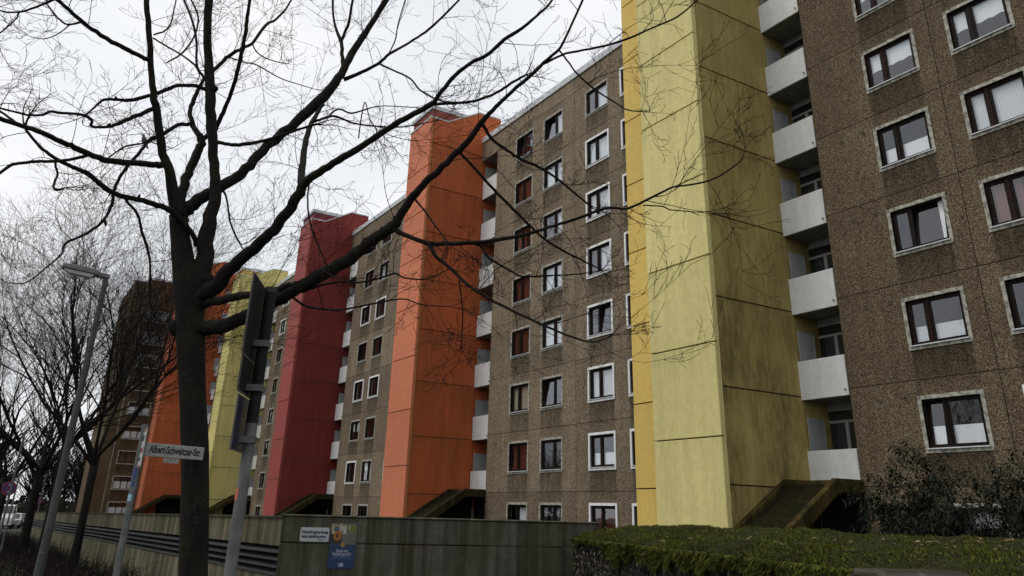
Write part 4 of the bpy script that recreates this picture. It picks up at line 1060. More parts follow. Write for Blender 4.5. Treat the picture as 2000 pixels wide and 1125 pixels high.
# ------------------------------------------------------------------ far wood at the end of the street
def far_wood():
    rnd = random.Random(51); b = MB()
    for k in range(105):
        X = rnd.uniform(-250, -122); Y = rnd.uniform(-55, 9) if X > -150 else rnd.uniform(-60, 22)
        h = rnd.uniform(13, 26); z = ground_z(X)
        base = Vector((X, Y, z)); b.tube([base, base + Vector((rnd.uniform(-.4, .4), rnd.uniform(-.4, .4), h * .5))], [.22, .13], 5, cap=False)
        for _ in range(85):
            a = rnd.uniform(0, 6.28); s = h * rnd.uniform(.12, .8); p = base + Vector((0, 0, s * .6))
            d = Vector((math.cos(a), math.sin(a), rnd.uniform(.5, 1.9))).normalized(); L = h * rnd.uniform(.16, .42)
            m_ = p + d * L * .5 + Vector((rnd.gauss(0, .3), rnd.gauss(0, .3), .2)); e = p + d * L + Vector((0, 0, L * .2))
            b.tube([p, m_, e], [.09, .06, .03], 3, cap=False)
            for _ in range(2):
                q = m_.lerp(e, rnd.random()); b.tube([q, q + Vector((rnd.gauss(0, .5), rnd.gauss(0, .5), rnd.uniform(.1, .9)))], [.04, .02], 3, cap=False)
    for _ in range(9000):                      # undergrowth
        X = rnd.uniform(-200, -118); Y = rnd.uniform(-45, 9.5) if X > -150 else rnd.uniform(-50, 18); z = ground_z(X) + abs(rnd.gauss(0, 1.3))
        if -150 < X and curve(X) - 12 + WD * X < Y < curve(X) - .5 + WD * X: continue
        r_ = rnd.uniform(.15, .4); a = rnd.uniform(0, 3.14)
        b.quad((X, Y - r_, z - r_), (X + .2, Y + r_, z - r_ * .6), (X, Y + r_ * .8, z + r_), (X - .2, Y - r_ * .6, z + r_))
    tag(b.build('far_wood', mat_plain('far_wood_mix', (0.020, 0.019, 0.014), .95, .5, .6, 0, .05)), 'distant bare wood and undergrowth closing the end of the street', 'wood', kind='stuff')
far_wood()

# ------------------------------------------------------------------ planting bed along the wall
def bed():
    rnd = random.Random(61); b = MB(); lf = MB()
    for _ in range(2600):
        X = -18 - 44 * rnd.random() ** 1.2; Y = WD * X + rnd.uniform(-.9, 3.9); z = ground_z(X)
        n_ = rnd.randint(2, 4); hh = rnd.uniform(.10, .55) * (1.3 if Y - WD * X > 1.5 else .7)
        for _ in range(n_):
            p = Vector((X + rnd.uniform(-.1, .1), Y + rnd.uniform(-.1, .1), z))
            q = p + Vector((rnd.gauss(0, .10), rnd.gauss(0, .10), hh * rnd.uniform(.6, 1))); m_ = p.lerp(q, .5) + Vector((rnd.gauss(0, .03), rnd.gauss(0, .03), 0))
            b.tube([p, m_, q], [.007, .005, .003], 3, cap=False)
            for _ in range(2):
                c = m_.lerp(q, rnd.random()); b.tube([c, c + Vector((rnd.gauss(0, .09), rnd.gauss(0, .09), rnd.uniform(0, .12)))], [.004, .002], 3, cap=False)
    for _ in range(14000):
        X = -17 - 46 * rnd.random() ** 1.2; Y = WD * X + rnd.uniform(-.9, 4.1); z = ground_z(X) + rnd.uniform(.01, .22) * rnd.random(); s = rnd.uniform(.02, .055); a = rnd.uniform(0, 6.28)
        dx, dy = math.cos(a) * s, math.sin(a) * s
        lf.quad((X - dx, Y - dy, z), (X + dy * .5, Y - dx * .5, z + rnd.uniform(-.02, .03)), (X + dx, Y + dy, z + rnd.uniform(-.01, .04)), (X - dy * .5, Y + dx * .5, z))
    tag(b.build('low_shrubs', M['twig']), 'low bare shrubs in the bed below the long wall', 'shrubs', kind='stuff')
    m, n, l, bs = nt('bed_leaves'); g_ = n.new('ShaderNodeNewGeometry')
    l.new(ramp(n, l, g_.outputs['Random Per Island'], [(0, (0.018, 0.011, 0.007)), (.5, (0.035, 0.020, 0.011)), (.8, (0.030, 0.036, 0.012)), (1, (0.10, 0.06, 0.03))]), bs.inputs['Base Color']); bs.inputs['Roughness'].default_value = .9
    tag(lf.build('leaf_litter', m), 'brown leaf litter on the bed below the long wall', 'leaves', kind='stuff')
bed()

# ------------------------------------------------------------------ evergreen shrub right of the entrance
def evergreen():
    bx, by = -7.1, 14.2
    t = thing('evergreen_shrub', 'dark evergreen shrub with long drooping leaves in front of the nearest block', 'shrub', (bx, by, ground_z(bx)))
    z0 = ground_z(bx); O = Vector((bx, by, z0)); rnd = random.Random(71); st_ = MB(); lv = MB()
    def leaf(p, d, s):
        sd = d.cross(Vector((0, 0, 1)));
        sd = sd.normalized() if sd.length > .01 else Vector((1, 0, 0))
        sd.rotate(Matrix.Rotation(rnd.uniform(-.9, .9), 3, d)); w = s * rnd.uniform(.11, .17); up_ = d.cross(sd) * s * .06
        m_ = p + d * s * .5; e = p + d * s + Vector((0, 0, -.25 * s))
        lv.quad(p, m_ + sd * w + up_, e, m_ - up_ * .5); lv.quad(p, m_ - up_ * .5, e, m_ - sd * w + up_)
    def whorl(p, d, s, k):
        for i in range(k):
            o_ = d.orthogonal().normalized(); o_.rotate(Matrix.Rotation(6.283 * i / k + rnd.uniform(-.4, .4), 3, d))
            leaf(p, (d * rnd.uniform(.1, .7) + o_ + Vector((0, 0, -.35))).normalized(), s * rnd.uniform(.7, 1.2))
    def stem(P0, P1, sag, r, kids):
        pts = []; n = 9
        for i in range(n + 1):
            u = i / n; p = P0.lerp(P1, u) + Vector((0, 0, sag * 4 * u * (1 - u))) + Vector((rnd.gauss(0, .02), rnd.gauss(0, .02), rnd.gauss(0, .02))); pts.append(p)
        st_.tube(pts, [r * (1 - .7 * i / n) for i in range(n + 1)], 5, cap=False)
        for i in range(3, n + 1):
            d = (pts[i] - pts[i - 1]).normalized()
            for _ in range(kids):
                o_ = Vector((rnd.gauss(0, 1), rnd.gauss(0, 1), rnd.gauss(.1, .6))).normalized(); L = rnd.uniform(.2, .55); q = pts[i] + (d * .5 + o_).normalized() * L
                st_.tube([pts[i], pts[i].lerp(q, .5) + Vector((0, 0, .03)), q], [.006, .005, .003], 3, cap=False)
                dd = (q - pts[i]).normalized()
                for u in (.45, .7, 1.0): whorl(pts[i].lerp(q, u), dd, .12, 6 if u > .9 else 3)
        whorl(pts[-1], (pts[-1] - pts[-2]).normalized(), .11, 6)
    ends = [(-2.7, .6, 2.35, .5), (-2.5, -.2, 1.75, .4), (-2.3, .6, 2.9, .5), (-2.2, -.4, 1.9, .5), (-1.9, .5, 2.45, .4), (-1.2, -.6, 1.7, .5), (-.6, .3, 2.2, .5), (.3, -.5, 2.5, .5), (1.0, .2, 2.65, .4), (1.6, -.3, 2.3, .5),
            (2.2, .3, 2.55, .5), (2.8, -.2, 2.0, .5), (3.4, .2, 2.3, .4), (-2.6, .8, 1.5, .2), (-2.2, .2, 1.35, .2), (-1.4, .2, 1.25, .2), (.5, .2, 1.7, .2), (2.2, -.5, 1.5, .3), (-2.6, -.6, 2.1, .4), (-1.6, -.2, 2.1, .4), (1.5, .6, 2.9, .3), (2.6, .5, 2.8, .3)]
    ends += [(x + rnd.uniform(-.3, .5), y + rnd.uniform(-.4, .5), z * rnd.uniform(.62, 1.0), sag) for (x, y, z, sag) in ends if x > -2.4]
    for (x, y, z, sag) in ends: stem(Vector((x * .25 + rnd.uniform(-.3, .3), y * .3, -.1)), Vector((x, y, z)), sag, .022, 7)
    st_.build('stems', M['twig'], t)
    m, n, l, bs = nt('evergreen_leaf'); g_ = n.new('ShaderNodeNewGeometry')
    l.new(ramp(n, l, g_.outputs['Random Per Island'], [(0, (0.006, 0.009, 0.005)), (.7, (0.012, 0.018, 0.009)), (1, (0.026, 0.034, 0.016))]), bs.inputs['Base Color']); bs.inputs['Roughness'].default_value = .6; bs.inputs['Specular IOR Level'].default_value = .12
    tag(lv.build('leaves', m, t), kind='stuff')
evergreen()

# ------------------------------------------------------------------ lettering
def text_mesh(body, size, mat, width=None, height_scale=1.0, sx=1.0, align='CENTER', bold=0.0):
    cu = bpy.data.curves.new('lettering', 'FONT'); cu.body = body; cu.size = size; cu.align_x = align; cu.align_y = 'CENTER'; cu.extrude = 0.0006; cu.resolution_u = 4
    cu.offset = bold
    o = bpy.data.objects.new('tmp', cu); COL.objects.link(o)
    dg = bpy.context.evaluated_depsgraph_get(); me = bpy.data.meshes.new_from_object(o.evaluated_get(dg))
    bpy.data.objects.remove(o); bpy.data.curves.remove(cu)
    xs = [v.co.x for v in me.vertices]
    k = (width / (max(xs) - min(xs))) if width else sx
    for v in me.vertices: v.co.x *= k; v.co.y *= height_scale
    me.name = 'lettering'; me.materials.clear(); me.materials.append(mat); return me
def board(origin, ex, parent=None):
    """matrix whose x runs along ex (horizontal), y is up and z faces the viewer side"""
    ex = Vector(ex).normalized(); ez = Vector((0, 0, 1)); nrm = ex.cross(ez)
    return Matrix(((ex.x, ez.x, nrm.x, origin[0]), (ex.y, ez.y, nrm.y, origin[1]), (ex.z, ez.z, nrm.z, origin[2]), (0, 0, 0, 1)))
def rect(w, h, t=.002, x=0, y=0, z=0):
    b = MB(); b.box(x - w / 2, x + w / 2, y - h / 2, y + h / 2, z, z + t); return b
M['ink'] = mat_plain('black_ink', (0.012, 0.012, 0.013), .6)
M['sign_white'] = mat_plain('dirty_white_enamel', (0.26, 0.27, 0.24), .5, .22, 14)
M['notice_white'] = mat_plain('notice_white_plate', (0.34, 0.36, 0.38), .45, .08, 10)
M['poster_blue'] = mat_plain('poster_blue', (0.007, 0.026, 0.075), .5, .1)
M['poster_white'] = mat_plain('poster_white', (0.40, 0.44, 0.48), .5)
M['sign_back'] = mat_plain('sign_back_dark', (0.010, 0.010, 0.011), .7, .3, 12, 0, .15)
M['sign_blue'] = mat_plain('sign_blue', (0.010, 0.014, 0.035), .4)
M['tr_blue'] = mat_plain('traffic_blue', (0.03, 0.045, 0.16), .4)
M['tr_red'] = mat_plain('traffic_red', (0.20, 0.010, 0.022), .4)
M['tr_white'] = mat_plain('traffic_white', (0.42, 0.43, 0.43), .4)
M['sticker'] = mat_plain('sticker_lightblue', (0.25, 0.42, 0.52), .5)
M['sticker_red'] = mat_plain('sticker_salmon', (0.45, 0.10, 0.07), .5)
GR = 'vertical'
def patch(t, P, O, z, h, r, a0, a1, mat, name='sticker'):
    b = MB(); n = 6
    for i in range(n + 1):
        a = a0 + (a1 - a0) * i / n
        for zz in (z - h / 2, z + h / 2): b.v.append((float(P[0]) + r * math.cos(a) - O.x, float(P[1]) + r * math.sin(a) - O.y, zz - O.z))
    for i in range(n): b.f.append((2 * i, 2 * i + 2, 2 * i + 3, 2 * i + 1))
    return b.build(name, mat, t)
def pole(t, O, p0, z1, r, mat, name='pole', taper=1.0):
    b = MB(); b.tube([Vector((p0[0], p0[1], ground_z(p0[0]) - .3)) - O, Vector((p0[0], p0[1], z1)) - O], [r, r * taper], 16); return b.build(name, mat, t, smooth=False)

def street_name_sign():
    P = at_dist(256, 975, 8.0); top = at_dist(293, 829, 8.0)
    O = Vector((float(P[0]), float(P[1]), ground_z(P[0])))
    t = thing('street_name_sign', 'grey pole with the white street name plate in front of the tree trunk', 'street sign', O)
    pole(t, O, P, float(top[2]), .031, M['galv'])
    hd = ray(2200, 1042); hd[2] = 0; hd /= np.linalg.norm(hd); ex = Vector(hd)
    c = at_dist(349, 885, 8.0); ln = .66; hgt = .125
    a = at_dist(289, 877, 8.0); st_ = Vector((float(P[0]), float(P[1]), float(a[2]))) + ex * .03
    # level plate whose left end sits on the pole
    ctr = st_ + ex * ln / 2 - O
    pl = rect(ln, hgt, .012, z=-.006).build('name_plate', M['sign_white'], t); pl.matrix_local = board(ctr, ex); bevel(pl, .003, 1)
    pl['label'] = 'white plate lettered Albert-Schweitzer-Str.'
    l_ = place(text_mesh('Albert-Schweitzer-Str.', .098, M['ink'], width=ln * .87, height_scale=1.0, bold=.0034), 'lettering', pl, (.012, .003, .0066))
    bk = MB(); bk.box(-ln / 2 - .035, -ln / 2 + .012, -hgt / 2 - .01, hgt / 2 + .012, -.02, .02); bk.build('bracket', M['metal'], pl)
    np_ = rect(.165, .042, .008, z=-.004).build('number_plate', M['sign_white'], t); np_.matrix_local = board(ctr + Vector((0, 0, -hgt / 2 - .027)) - ex * .02, ex)
    place(text_mesh('17-7', .042, M['metal'], width=.09), 'lettering', np_, (0, 0, .0046))
    # tall notice plate seen nearly edge on, with red bands
    e2 = ray(100, 985); e2[2] = 0; e2 = Vector(e2 / np.linalg.norm(e2)) * -1
    mid = at_dist(277, 876, 7.93); cc = Vector([float(v) for v in mid]) - O
    sg = rect(.50, .35, .006).build('stop_plate', M['tr_white'], t); sg.matrix_local = board(cc, e2)
    for (yy, hh) in ((.165, .03), (-.02, .045), (-.17, .02)): rect(.50, hh, .0012, y=yy, z=.0064).build('red_band', M['tr_red'], sg)
    for (yy, hh) in ((.09, .05), (-.10, .03)): rect(.30, hh, .0010, y=yy, z=.0064).build('dark_print', M['ink'], sg)
    va = math.atan2(-float(P[1]), -float(P[0]))          # towards the camera
    for (px, py, h_, mt) in ((263, 924, .10, 'tr_blue'), (259, 945, .05, 'tr_blue'), (254, 972, .06, 'sticker')):
        patch(t, P, O, float(at_dist(px, py, 8.0)[2]), h_, .0318, va - 1.5, va + .1, M[mt])
street_name_sign()

def sign_post():
    D = 4.6; P = at_dist(490, 840, D); top = at_dist(533, 566, D)
    O = Vector((float(P[0]), float(P[1]), ground_z(P[0])))
    t = thing('traffic_sign_post', 'galvanised post carrying dark sign plates seen edge-on, right of the big tree', 'sign post', O)
    pole(t, O, P, float(top[2]), .032, M['galv'])
    b = MB(); zt = float(top[2]); b.tube([Vector((P[0], P[1], zt - .02)) - O, Vector((P[0], P[1], zt + .012)) - O], [.0345, .0345], 16); b.build('cap', M['ink'], t)
    b = MB(); b.tube([Vector((P[0], P[1], float(at_dist(496, 827, D)[2]))) - O, Vector((P[0], P[1], zt - .02)) - O], [.0330, .0330], 16); b.build('sleeve', M['sign_back'], t)
    e = ray(800, 997); e[2] = 0; e = Vector(e / np.linalg.norm(e)); nrm = e.cross(Vector((0, 0, 1)))
    base = Vector((float(P[0]), float(P[1]), 0)) - nrm * .0 - O
    def plate(px, ytop, ybot, w, mat, off=-.055):
        # near edge seen at photo px; height from the photo rows
        n = base + nrm * off - e * (w / 2)
        wp = n + O; d_ = float(np.dot(np.array([wp.x, wp.y, 0]), _h))
        z1 = float(at_dist(px, ytop, d_)[2]); z0 = float(at_dist(px, ybot, d_)[2])
        c = base + nrm * off + Vector((0, 0, (z0 + z1) / 2 + O.z * 0)); c.z = (z0 + z1) / 2 - O.z
        o = rect(w, z1 - z0, .004, z=-.002).build('sign_plate', mat, t); o.matrix_local = board(c, e)
        r_ = MB(); ring(r_, -w / 2, w / 2, -(z1 - z0) / 2, (z1 - z0) / 2, .006, -.004, .004)
        r_.v = [(x, z, y) for x, y, z in r_.v]; r_.build('rim', M['galv'], o)
        for s_ in (.28,):
            k = MB(); k.box(-.05, .05, (z1 - z0) * -s_ - .018, (z1 - z0) * -s_ + .018, .004, .09); k.build('clamp', M['metal'], o)
        return o
    plate(512, 531, 690, .56, M['sign_back']); plate(483, 690, 762, .50, M['sign_back']); plate(475, 769, 878, .40, M['sign_blue'])
    va = math.atan2(-float(P[1]), -float(P[0])); patch(t, P, O, float(at_dist(463, 965, D)[2]),   .06, .0325, va - 1.5, va - .6, M['sticker_red'])
sign_post()

def lamp_post():
    D = 14.0; P = at_dist(142, 830, D); top = at_dist(209, 541, D)
    O = Vector((float(P[0]), float(P[1]), ground_z(P[0])))
    t = thing('lamp_post', 'tall grey street lamp with a flat lantern, left of the big tree', 'street lamp', O)
    zt = float(top[2]); b = MB()
    b.tube([Vector((0, 0, -.2)), Vector((0, 0, 1.0)), Vector((0, 0, 1.02)), Vector((0, 0, zt - O.z))], [.074, .072, .066, .044], 18); b.build('pole', M['mast'], t, smooth=False)
    hd = MB(); z = zt - O.z
    def sec(y, w, z0, z1): return [(-w, y, z0), (w, y, z0), (w * .8, y, z1), (-w * .8, y, z1)]
    S = [sec(.05, .055, z - .03, z + .05), sec(-.12, .065, z - .03, z + .055), sec(-.18, .13, z - .01, z + .085), sec(-.50, .14, z + .015, z + .12), sec(-.74, .12, z + .04, z + .115)]
    for q in S: hd.v += q
    for i in range(4):
        for k in range(4): hd.f.append((i * 4 + k, i * 4 + (k + 1) % 4, i * 4 + 4 + (k + 1) % 4, i * 4 + 4 + k))
    hd.f += [(3, 2, 1, 0), (16, 17, 18, 19)]
    o = hd.build('lantern', M['galv'], t); bevel(o, .012, 2)
    bw = MB(); 
    for (y, w, z0) in ((-.20, .10, z - .012), (-.26, .085, z - .065), (-.62, .085, z - .035), (-.70, .10, z + .025)): bw.v += [(-w, y, z0), (w, y, z0)]
    for (y, w, z0) in ((-.20, .10, z - .008), (-.70, .10, z + .03)): bw.v += [(-w, y, z0), (w, y, z0)]
    bw.f += [(0, 1, 3, 2), (2, 3, 5, 4), (4, 5, 7, 6), (0, 2, 4, 6), (1, 7, 5, 3)]
    bw.build('bowl', mat_plain('lamp_bowl', (0.55, 0.56, 0.55), .35, .2), o)
lamp_post()

def round_sign(label, px, py, D, dia, pole_top, group='no-stopping signs'):
    P = at_dist(px, py, D); O = Vector((float(P[0]), float(P[1]), ground_z(P[0])))
    t = thing('no_stopping_sign', label, 'traffic sign', O, group)
    q = at_dist(px, pole_top, D); b = MB(); b.tube([Vector((0, .05, -.2)), Vector((0, .05, float(q[2]) - O.z))], [.035, .035], 10); b.build('pole', M['galv'], t)
    vd = -Vector((float(P[0]), float(P[1]), 0)).normalized(); ex = Vector((0, 0, 1)).cross(vd); rz = math.atan2(ex.y, ex.x) + .35
    z = float(P[2]) - O.z; n = 24
    def disc(r0, r1, y, mat, name, par):
        m_ = MB()
        for r_ in (r0, r1): m_.v += [(r_ * math.cos(6.28319 * i / n), y, r_ * math.sin(6.28319 * i / n)) for i in range(n)]
        for i in range(n): m_.f.append((i, (i + 1) % n, n + (i + 1) % n, n + i))
        return m_.build(name, mat, par)
    d = MB(); R_ = dia / 2; d.v = [(R_ * math.cos(6.28319 * i / n), y, R_ * math.sin(6.28319 * i / n)) for y in (0, .012) for i in range(n)]
    d.f = [tuple(range(n)), tuple(range(n, 2 * n))[::-1]] + [(i, n + i, n + (i + 1) % n, (i + 1) % n) for i in range(n)]
    s = d.build('disc', M['tr_blue'], t); s.location = (0, 0, z); s.rotation_euler = (0, 0, rz)
    disc(R_ * .80, R_ * .995, -.003, M['tr_red'], 'red_ring', s)
    for a in (.785, -.785):
        b = MB(); w = R_ * .085; L = R_ * .80; y = -.0032 - (.0006 if a > 0 else 0)
        c_, s_ = math.cos(a), math.sin(a); b.v = [(x * c_ - zz * s_, y, x * s_ + zz * c_) for x, zz in ((-L, -w), (L, -w), (L, w), (-L, w))]; b.f = [(0, 1, 2, 3)]; b.build('red_bar', M['tr_red'], s)
    for sg, zz in ((1, .5), (-1, -.5)):
        b = MB(); k = R_ * .2; b.v = [(-sg * k * 1.3, -.0045, zz * R_), (sg * 0, -.0045, zz * R_ + k * .8), (0, -.0045, zz * R_ + k * .25), (sg * k * 1.1, -.0045, zz * R_ + k * .25), (sg * k * 1.1, -.0045, zz * R_ - k * .25), (0, -.0045, zz * R_ - k * .25), (0, -.0045, zz * R_ - k * .8)]
        b.f = [tuple(range(7))]; b.build('white_arrow', M['tr_white'], s)
round_sign('larger round blue and red no-stopping sign at the left edge', 18, 954, 27, .44, 840)
round_sign('small distant round no-stopping sign beside the forked street tree', 77, 979, 58, .42, 925)
def bare_pole():
    P = at_dist(20, 1000, 30); O = Vector((float(P[0]), float(P[1]), ground_z(P[0]))); q = at_dist(37, 925, 30)
    b = MB(); b.tube([Vector((0, 0, -.2)), Vector((0, 0, float(q[2]) - O.z))], [.03, .03], 10); b.tube([Vector((0, 0, float(q[2]) - O.z)), Vector((0, 0, float(q[2]) - O.z + .03))], [.034, .02], 10)
    tag(b.build('metal_pole', M['galv'], None, O), 'thin bare metal pole just right of the larger no-stopping sign', 'pole')
bare_pole()

# ------------------------------------------------------------------ notice and poster on the cross wall
def wall_point(px, py):
    d = ray(px, py); c0 = C0; k = float(c0 @ rn) / float(d @ rn); return d * k
def notice():
    a, b_ = wall_point(586, 1030), wall_point(643, 1059); c = (wall_point(587, 1031) + wall_point(642, 1057)) / 2 + rn * .012
    w = float(np.linalg.norm((wall_point(643, 1045) - wall_point(586, 1045)))); h = float(wall_point(615, 1031)[2] - wall_point(615, 1059)[2])
    t = rect(w, h, .008, z=-.004).build('parking_notice', M['notice_white']); t.matrix_world = board(c, Vector(dr)); bevel(t, .002, 1)
    tag(t, 'small white parking notice with two lines of black lettering on the concrete wall', 'sign')
    place(text_mesh('Widerrechtlich geparkte Fahrzeuge', .052, M['ink'], width=w * .92, height_scale=1.15, bold=.0022), 'lettering', t, (0, h * .17, .0046))
    place(text_mesh('werden kostenpflichtig entfernt', .052, M['ink'], width=w * .84, height_scale=1.15, bold=.0022), 'lettering', t, (-.01, -h * .13, .0046))
    for i in range(2): rect(w * (.26 - .06 * i), .006, .0008, x=w * .26, y=-h * (.33 + .07 * i), z=.0042).build('small_print', M['metal'], t)
    for sx in (-1, 1):
        for sy in (-1, 1):
            s = MB(); s.tube([(sx * (w / 2 - .014), sy * (h / 2 - .014), .003), (sx * (w / 2 - .014), sy * (h / 2 - .014), .008)], [.006, .005], 8); s.build('screw', M['ink'], t)
notice()
def poster():
    A, B_ = wall_point(645, 1021), wall_point(692, 1110); c = (wall_point(647, 1021) + wall_point(698, 1022) + wall_point(640, 1110) + wall_point(691, 1111)) / 4 + rn * .008
    w = float(np.linalg.norm(wall_point(695, 1065) - wall_point(643.5, 1065))); h = float(wall_point(670, 1021)[2] - wall_point(668, 1110)[2])
    t = rect(w, h, .003, z=-.0015).build('poster', M['poster_blue']); t.matrix_world = board(c, Vector(dr))
    tag(t, 'blue poster with a photo of a yellow car, on the concrete wall', 'poster')
    z = .0018
    ph = h * .47; y0 = h / 2 - ph / 2 - .002
    rect(w * .985, ph, .0006, y=y0, z=z).build('photo_road', mat_plain('print_road', (0.10, 0.095, 0.075), .6, .25, 12), t)
    rr = random.Random(5)
    cols = [(0.22, 0.20, 0.15), (0.30, 0.27, 0.20), (0.10, 0.11, 0.09), (0.36, 0.34, 0.27), (0.14, 0.15, 0.05), (0.06, 0.06, 0.05), (0.17, 0.18, 0.06)]
    for i in range(14):
        b = rect(w * rr.uniform(.06, .15), ph * rr.uniform(.2, .42), .0003, x=w * (-.44 + .065 * i), y=y0 + ph * rr.uniform(.18, .30), z=z + .0007 + .00005 * i)
        b.build('photo_house', mat_plain('print_%d' % i, rr.choice(cols), .6), t)
    rect(w * .42, ph * .5, .0003, x=-w * .28, y=y0 - ph * .24, z=z + .0007).build('photo_shadow', mat_plain('print_dark', (0.018, 0.017, 0.015), .6), t)
    def poly(name, pts, col, zz):
        b = MB(); b.v = [(x * w, y0 + y * ph, z + zz) for x, y in pts]; b.f = [tuple(range(len(pts)))]; b.build(name, mat_plain('print_' + name, col, .6), t)
    poly('photo_car_body', [(-.36, -.28), (-.20, -.34), (-.10, -.24), (-.06, .02), (-.10, .12), (-.34, .12), (-.38, -.02)], (0.26, 0.11, 0.018), .0020)
    poly('photo_car_screen', [(-.40, .12), (-.16, .12), (-.20, .34), (-.38, .34)], (0.06, 0.10, 0.11), .0021)
    poly('photo_car_roof', [(-.40, .34), (-.18, .34), (-.22, .42), (-.38, .42)], (0.30, 0.17, 0.05), .0022)
    poly('photo_car_grille', [(-.30, -.20), (-.20, -.20), (-.18, .0), (-.31, .0)], (0.10, 0.03, 0.01), .0023)
    poly('photo_parked_car', [(-.04, -.02), (.08, .02), (.10, .16), (-.02, .18)], (0.34, 0.34, 0.33), .0021)
    poly('photo_verge', [(.18, .10), (.47, .06), (.47, .38), (.24, .40)], (0.12, 0.13, 0.03), .0019)
    b = MB(); n = 18; b.v = [(.035 * math.cos(6.2832 * i / n), .035 * math.sin(6.2832 * i / n) + h * .02, z + .0026) for i in range(n)]; b.f = [tuple(range(n))]; b.build('badge', mat_plain('print_badge', (0.24, 0.13, 0.03), .6), t)
    place(text_mesh('Garage oder', .060, M['poster_white'], width=w * .46), 'lettering', t, (0, -h * .115, z))
    place(text_mesh('Stellplatz gesucht?', .060, M['poster_white'], width=w * .70), 'lettering', t, (0, -h * .185, z))
    for i in range(2): rect(w * (.58 + .1 * i), .007, .0004, y=-h * (.245 + .03 * i), z=z).build('small_print', mat_plain('print_pale_blue%d' % i, (0.05, 0.11, 0.22), .6), t)
    place(text_mesh('LEG', .062, M['poster_white'], width=w * .17, bold=.002), 'lettering', t, (0, -h * .42, z))
poster()

# ------------------------------------------------------------------ bin below the planter
def litter_bin():
    c = at_dist(1778, 1120, 4.45); bx, by = float(c[0]), float(c[1]); gz = ground_z(bx)
    e = Vector((_r0[0], _r0[1], 0)).normalized(); ang = math.atan2(e.y, e.x) + .12
    t = thing('litter_bin', 'weathered pale green and brown bin hood below the mossy planter, bottom right', 'bin', (bx, by, gz), rz=ang)
    H = -0.218 - gz
    b = MB(); b.box(-.235, .235, -.17, .17, .04, H - .22); o = b.build('body', M['metal'], t); bevel(o, .02, 2)
    prof = [(-.20, H - .24), (-.20, H - .075), (-.165, H - .02), (-.10, H), (.12, H - .004), (.19, H - .05), (.20, H - .24)]
    hb = MB(); hb.prism_x(prof[::-1], -.25, .25)
    m, n, l, bs = nt('bin_hood_paint'); tc = n.new('ShaderNodeTexCoord')
    k = noise(n, l, 3.2, 5, .6); c1 = ramp(n, l, k, [(.50, (0.018, 0.011, 0.006)), (.58, (0.030, 0.020, 0.010)), (.62, (0.075, 0.08, 0.045)), (.8, (0.095, 0.095, 0.055))])
    l.new(c1, bs.inputs['Base Color']); bs.inputs['Roughness'].default_value = .38
    o = hb.build('hood', m, t); bevel(o, .03, 3)
    rg = MB(); pts = [Vector((-.20 + .0, -.203, H - .20))] + [Vector((-.10 - .09 * math.cos(a), -.204, H - .12 + .065 * math.sin(a))) for a in [i * math.pi / 10 for i in range(11)]] + [Vector((0, -.203, H - .20))]
    rg.tube(pts[1:-1], [.008] * 11, 6); rg.build('rim', M['coping'], o)
    dk = MB(); dk.v = [(-.10 - .088 * math.cos(i * math.pi / 10), -.2025, H - .12 + .062 * math.sin(i * math.pi / 10)) for i in range(11)]; dk.f = [tuple(range(11))]; dk.build('painted_opening', M['dark'], o)  # flat near-black patch, the hole's shade painted on the closed hood
litter_bin()

# ------------------------------------------------------------------ pigeon
def pigeon():
    D = near_depth(283, 284); p = at_dist(281, 281, D); O = Vector([float(v) for v in p])
    fx = Vector((_r0[0], _r0[1], 0)); k = .0057 * 1.25
    t = thing('pigeon', 'grey pigeon perched on a branch of the big tree', 'bird', O)
    V_ = lambda a, b: fx * (a * k) + Vector((0, 0, b * k))
    sp = [V_(9, -9), V_(6, -5), V_(3, 0), V_(0, 5), V_(-2, 10), V_(-3, 13.5), V_(-3.4, 16), V_(-4.4, 17.2), V_(-6.4, 16.6)]
    b = MB(); b.tube(sp, [r_ * k for r_ in (1.0, 1.8, 3.6, 4.5, 3.9, 2.4, 2.1, 1.6, .3)], 12)
    m, n, l, bs = nt('pigeon_feathers'); l.new(ramp(n, l, noise(n, l, 40, 4), [(.35, (0.035, 0.037, 0.045)), (.65, (0.085, 0.09, 0.105))]), bs.inputs['Base Color']); bs.inputs['Roughness'].default_value = .7
    b.build('body', m, t, smooth=True)
    for s in (-1, 1):
        w = MB(); sd = fx.cross(Vector((0, 0, 1))) * (s * 3.6 * k); w.ellipsoid(V_(2.5, 2.5) + sd, (2.2 * k, 1.2 * k, 6.5 * k), 8, 6, Matrix.Rotation(-.55, 3, fx.cross(Vector((0, 0, 1))))); w.build('wing', m, t, smooth=True)
        f = MB(); f.tube([V_(1, -.5) + sd * .4, V_(1.0, -4) + sd * .4], [.5 * k, .4 * k], 5); f.build('leg', M['tr_red'], t)
pigeon()

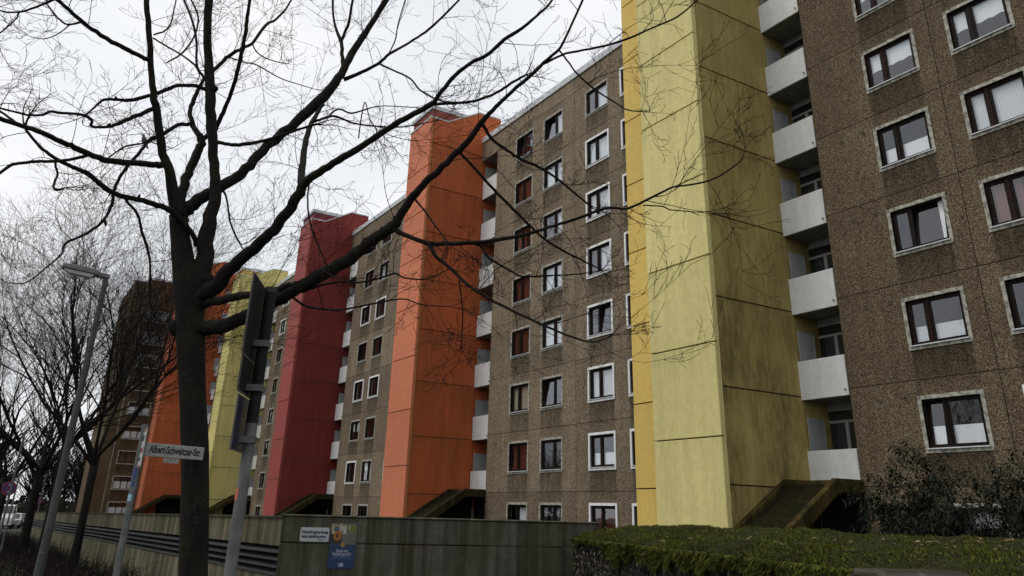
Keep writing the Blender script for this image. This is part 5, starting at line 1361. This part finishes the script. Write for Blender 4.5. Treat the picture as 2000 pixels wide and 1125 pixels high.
# ------------------------------------------------------------------ vehicles far down the street
def vehicle(label, px, D, kind, col, group='vehicles parked far down the street', name='parked_car'):
    p = at_dist(px, 1015, D); X, Y = float(p[0]), float(p[1])
    t = thing(name, label, 'van' if kind == 'van' else 'car', (X, Y, ground_z(X) + .02), group, rz=-.09)
    L, Wd, H = (5.2, 1.95, 2.25) if kind == 'van' else (4.3, 1.75, 1.45)
    if kind == 'van': prof = [(0, .35), (0, 1.05), (.25, 1.25), (1.05, 1.40), (1.75, 2.15), (2.0, 2.25), (5.1, 2.25), (5.2, 2.1), (5.2, .35)]
    else: prof = [(0, .30), (0, .68), (.15, .80), (1.15, .92), (1.85, 1.40), (2.2, 1.45), (3.2, 1.42), (3.9, 1.0), (4.25, .92), (4.3, .35)]
    b = MB(); n = len(prof)
    for y in (-Wd / 2, Wd / 2): b.v += [(L / 2 - x, y * (.86 if z > 1.1 else 1), z) for x, z in prof]
    b.f = [tuple(range(n)), tuple(range(n, 2 * n))[::-1]] + [(i, n + i, n + (i + 1) % n, (i + 1) % n) for i in range(n)]
    pm, nn, ll, bs = nt('car_paint_%s_%d' % (kind, px)); ll.new(ramp(nn, ll, noise(nn, ll, 2, 3), [(.3, tuple(v * .9 for v in col)), (.7, col)]), bs.inputs['Base Color']); bs.inputs['Roughness'].default_value = .25
    o = b.build('body', pm, t); bevel(o, .06, 2)
    gl = mat_plain('car_glass_%d' % px, (0.012, 0.014, 0.016), .08, .1, 2, 0, .6)
    (x0, z0), (x1, z1) = ((1.08, 1.43), (1.72, 2.12)) if kind == 'van' else ((1.18, .95), (1.82, 1.38)); w = Wd / 2 * .80
    g_ = MB(); g_.quad((L / 2 - x0 + .02, -w, z0 + .01), (L / 2 - x0 + .02, w, z0 + .01), (L / 2 - x1 + .02, w * .96, z1 + .01), (L / 2 - x1 + .02, -w * .96, z1 + .01)); g_.build('windscreen', gl, t)
    for s in (-1, 1):
        g_ = MB(); y = s * (Wd / 2 * .87 + .012); q = [(L / 2 - x0 - .15, y * 1.06, z0 + .05), (L / 2 - x1 - .05, y, z1 - .06), (L / 2 - x1 - 1.1, y, z1 - .06), (L / 2 - x1 - 1.25, y * 1.06, z0 + .05)]; g_.quad(*q); g_.build('side_window', gl, t)
        h = MB(); h.box(L / 2 - .03, L / 2 + .03, s * Wd * .36 - .14, s * Wd * .36 + .14, .62, .78); h.build('headlight', M['tr_white'], t)
        for xx in (.85, L - .9):
            wv = MB(); wv.tube([(L / 2 - xx, s * (Wd / 2 - .2), .32), (L / 2 - xx, s * (Wd / 2 + .01), .32)], [.32, .32], 16); wo = wv.build('wheel', M['ink'], t)
            rm = MB(); rm.tube([(L / 2 - xx, s * (Wd / 2 + .0), .32), (L / 2 - xx, s * (Wd / 2 + .02), .32)], [.18, .17], 12); rm.build('rim', M['galv'], wo)
    np_ = MB(); np_.box(L / 2 + .005, L / 2 + .02, -.26, .26, .45, .56); np_.build('number_plate', M['tr_white'], t)
vehicle('white delivery van, leftmost of the distant parked vehicles', 6, 88, 'van', (0.62, 0.63, 0.64))
vehicle('white parked car just right of the distant van', 24, 92, 'car', (0.60, 0.61, 0.62))
vehicle('dark parked car, rightmost of the distant parked vehicles', 36, 99, 'car', (0.03, 0.032, 0.036))
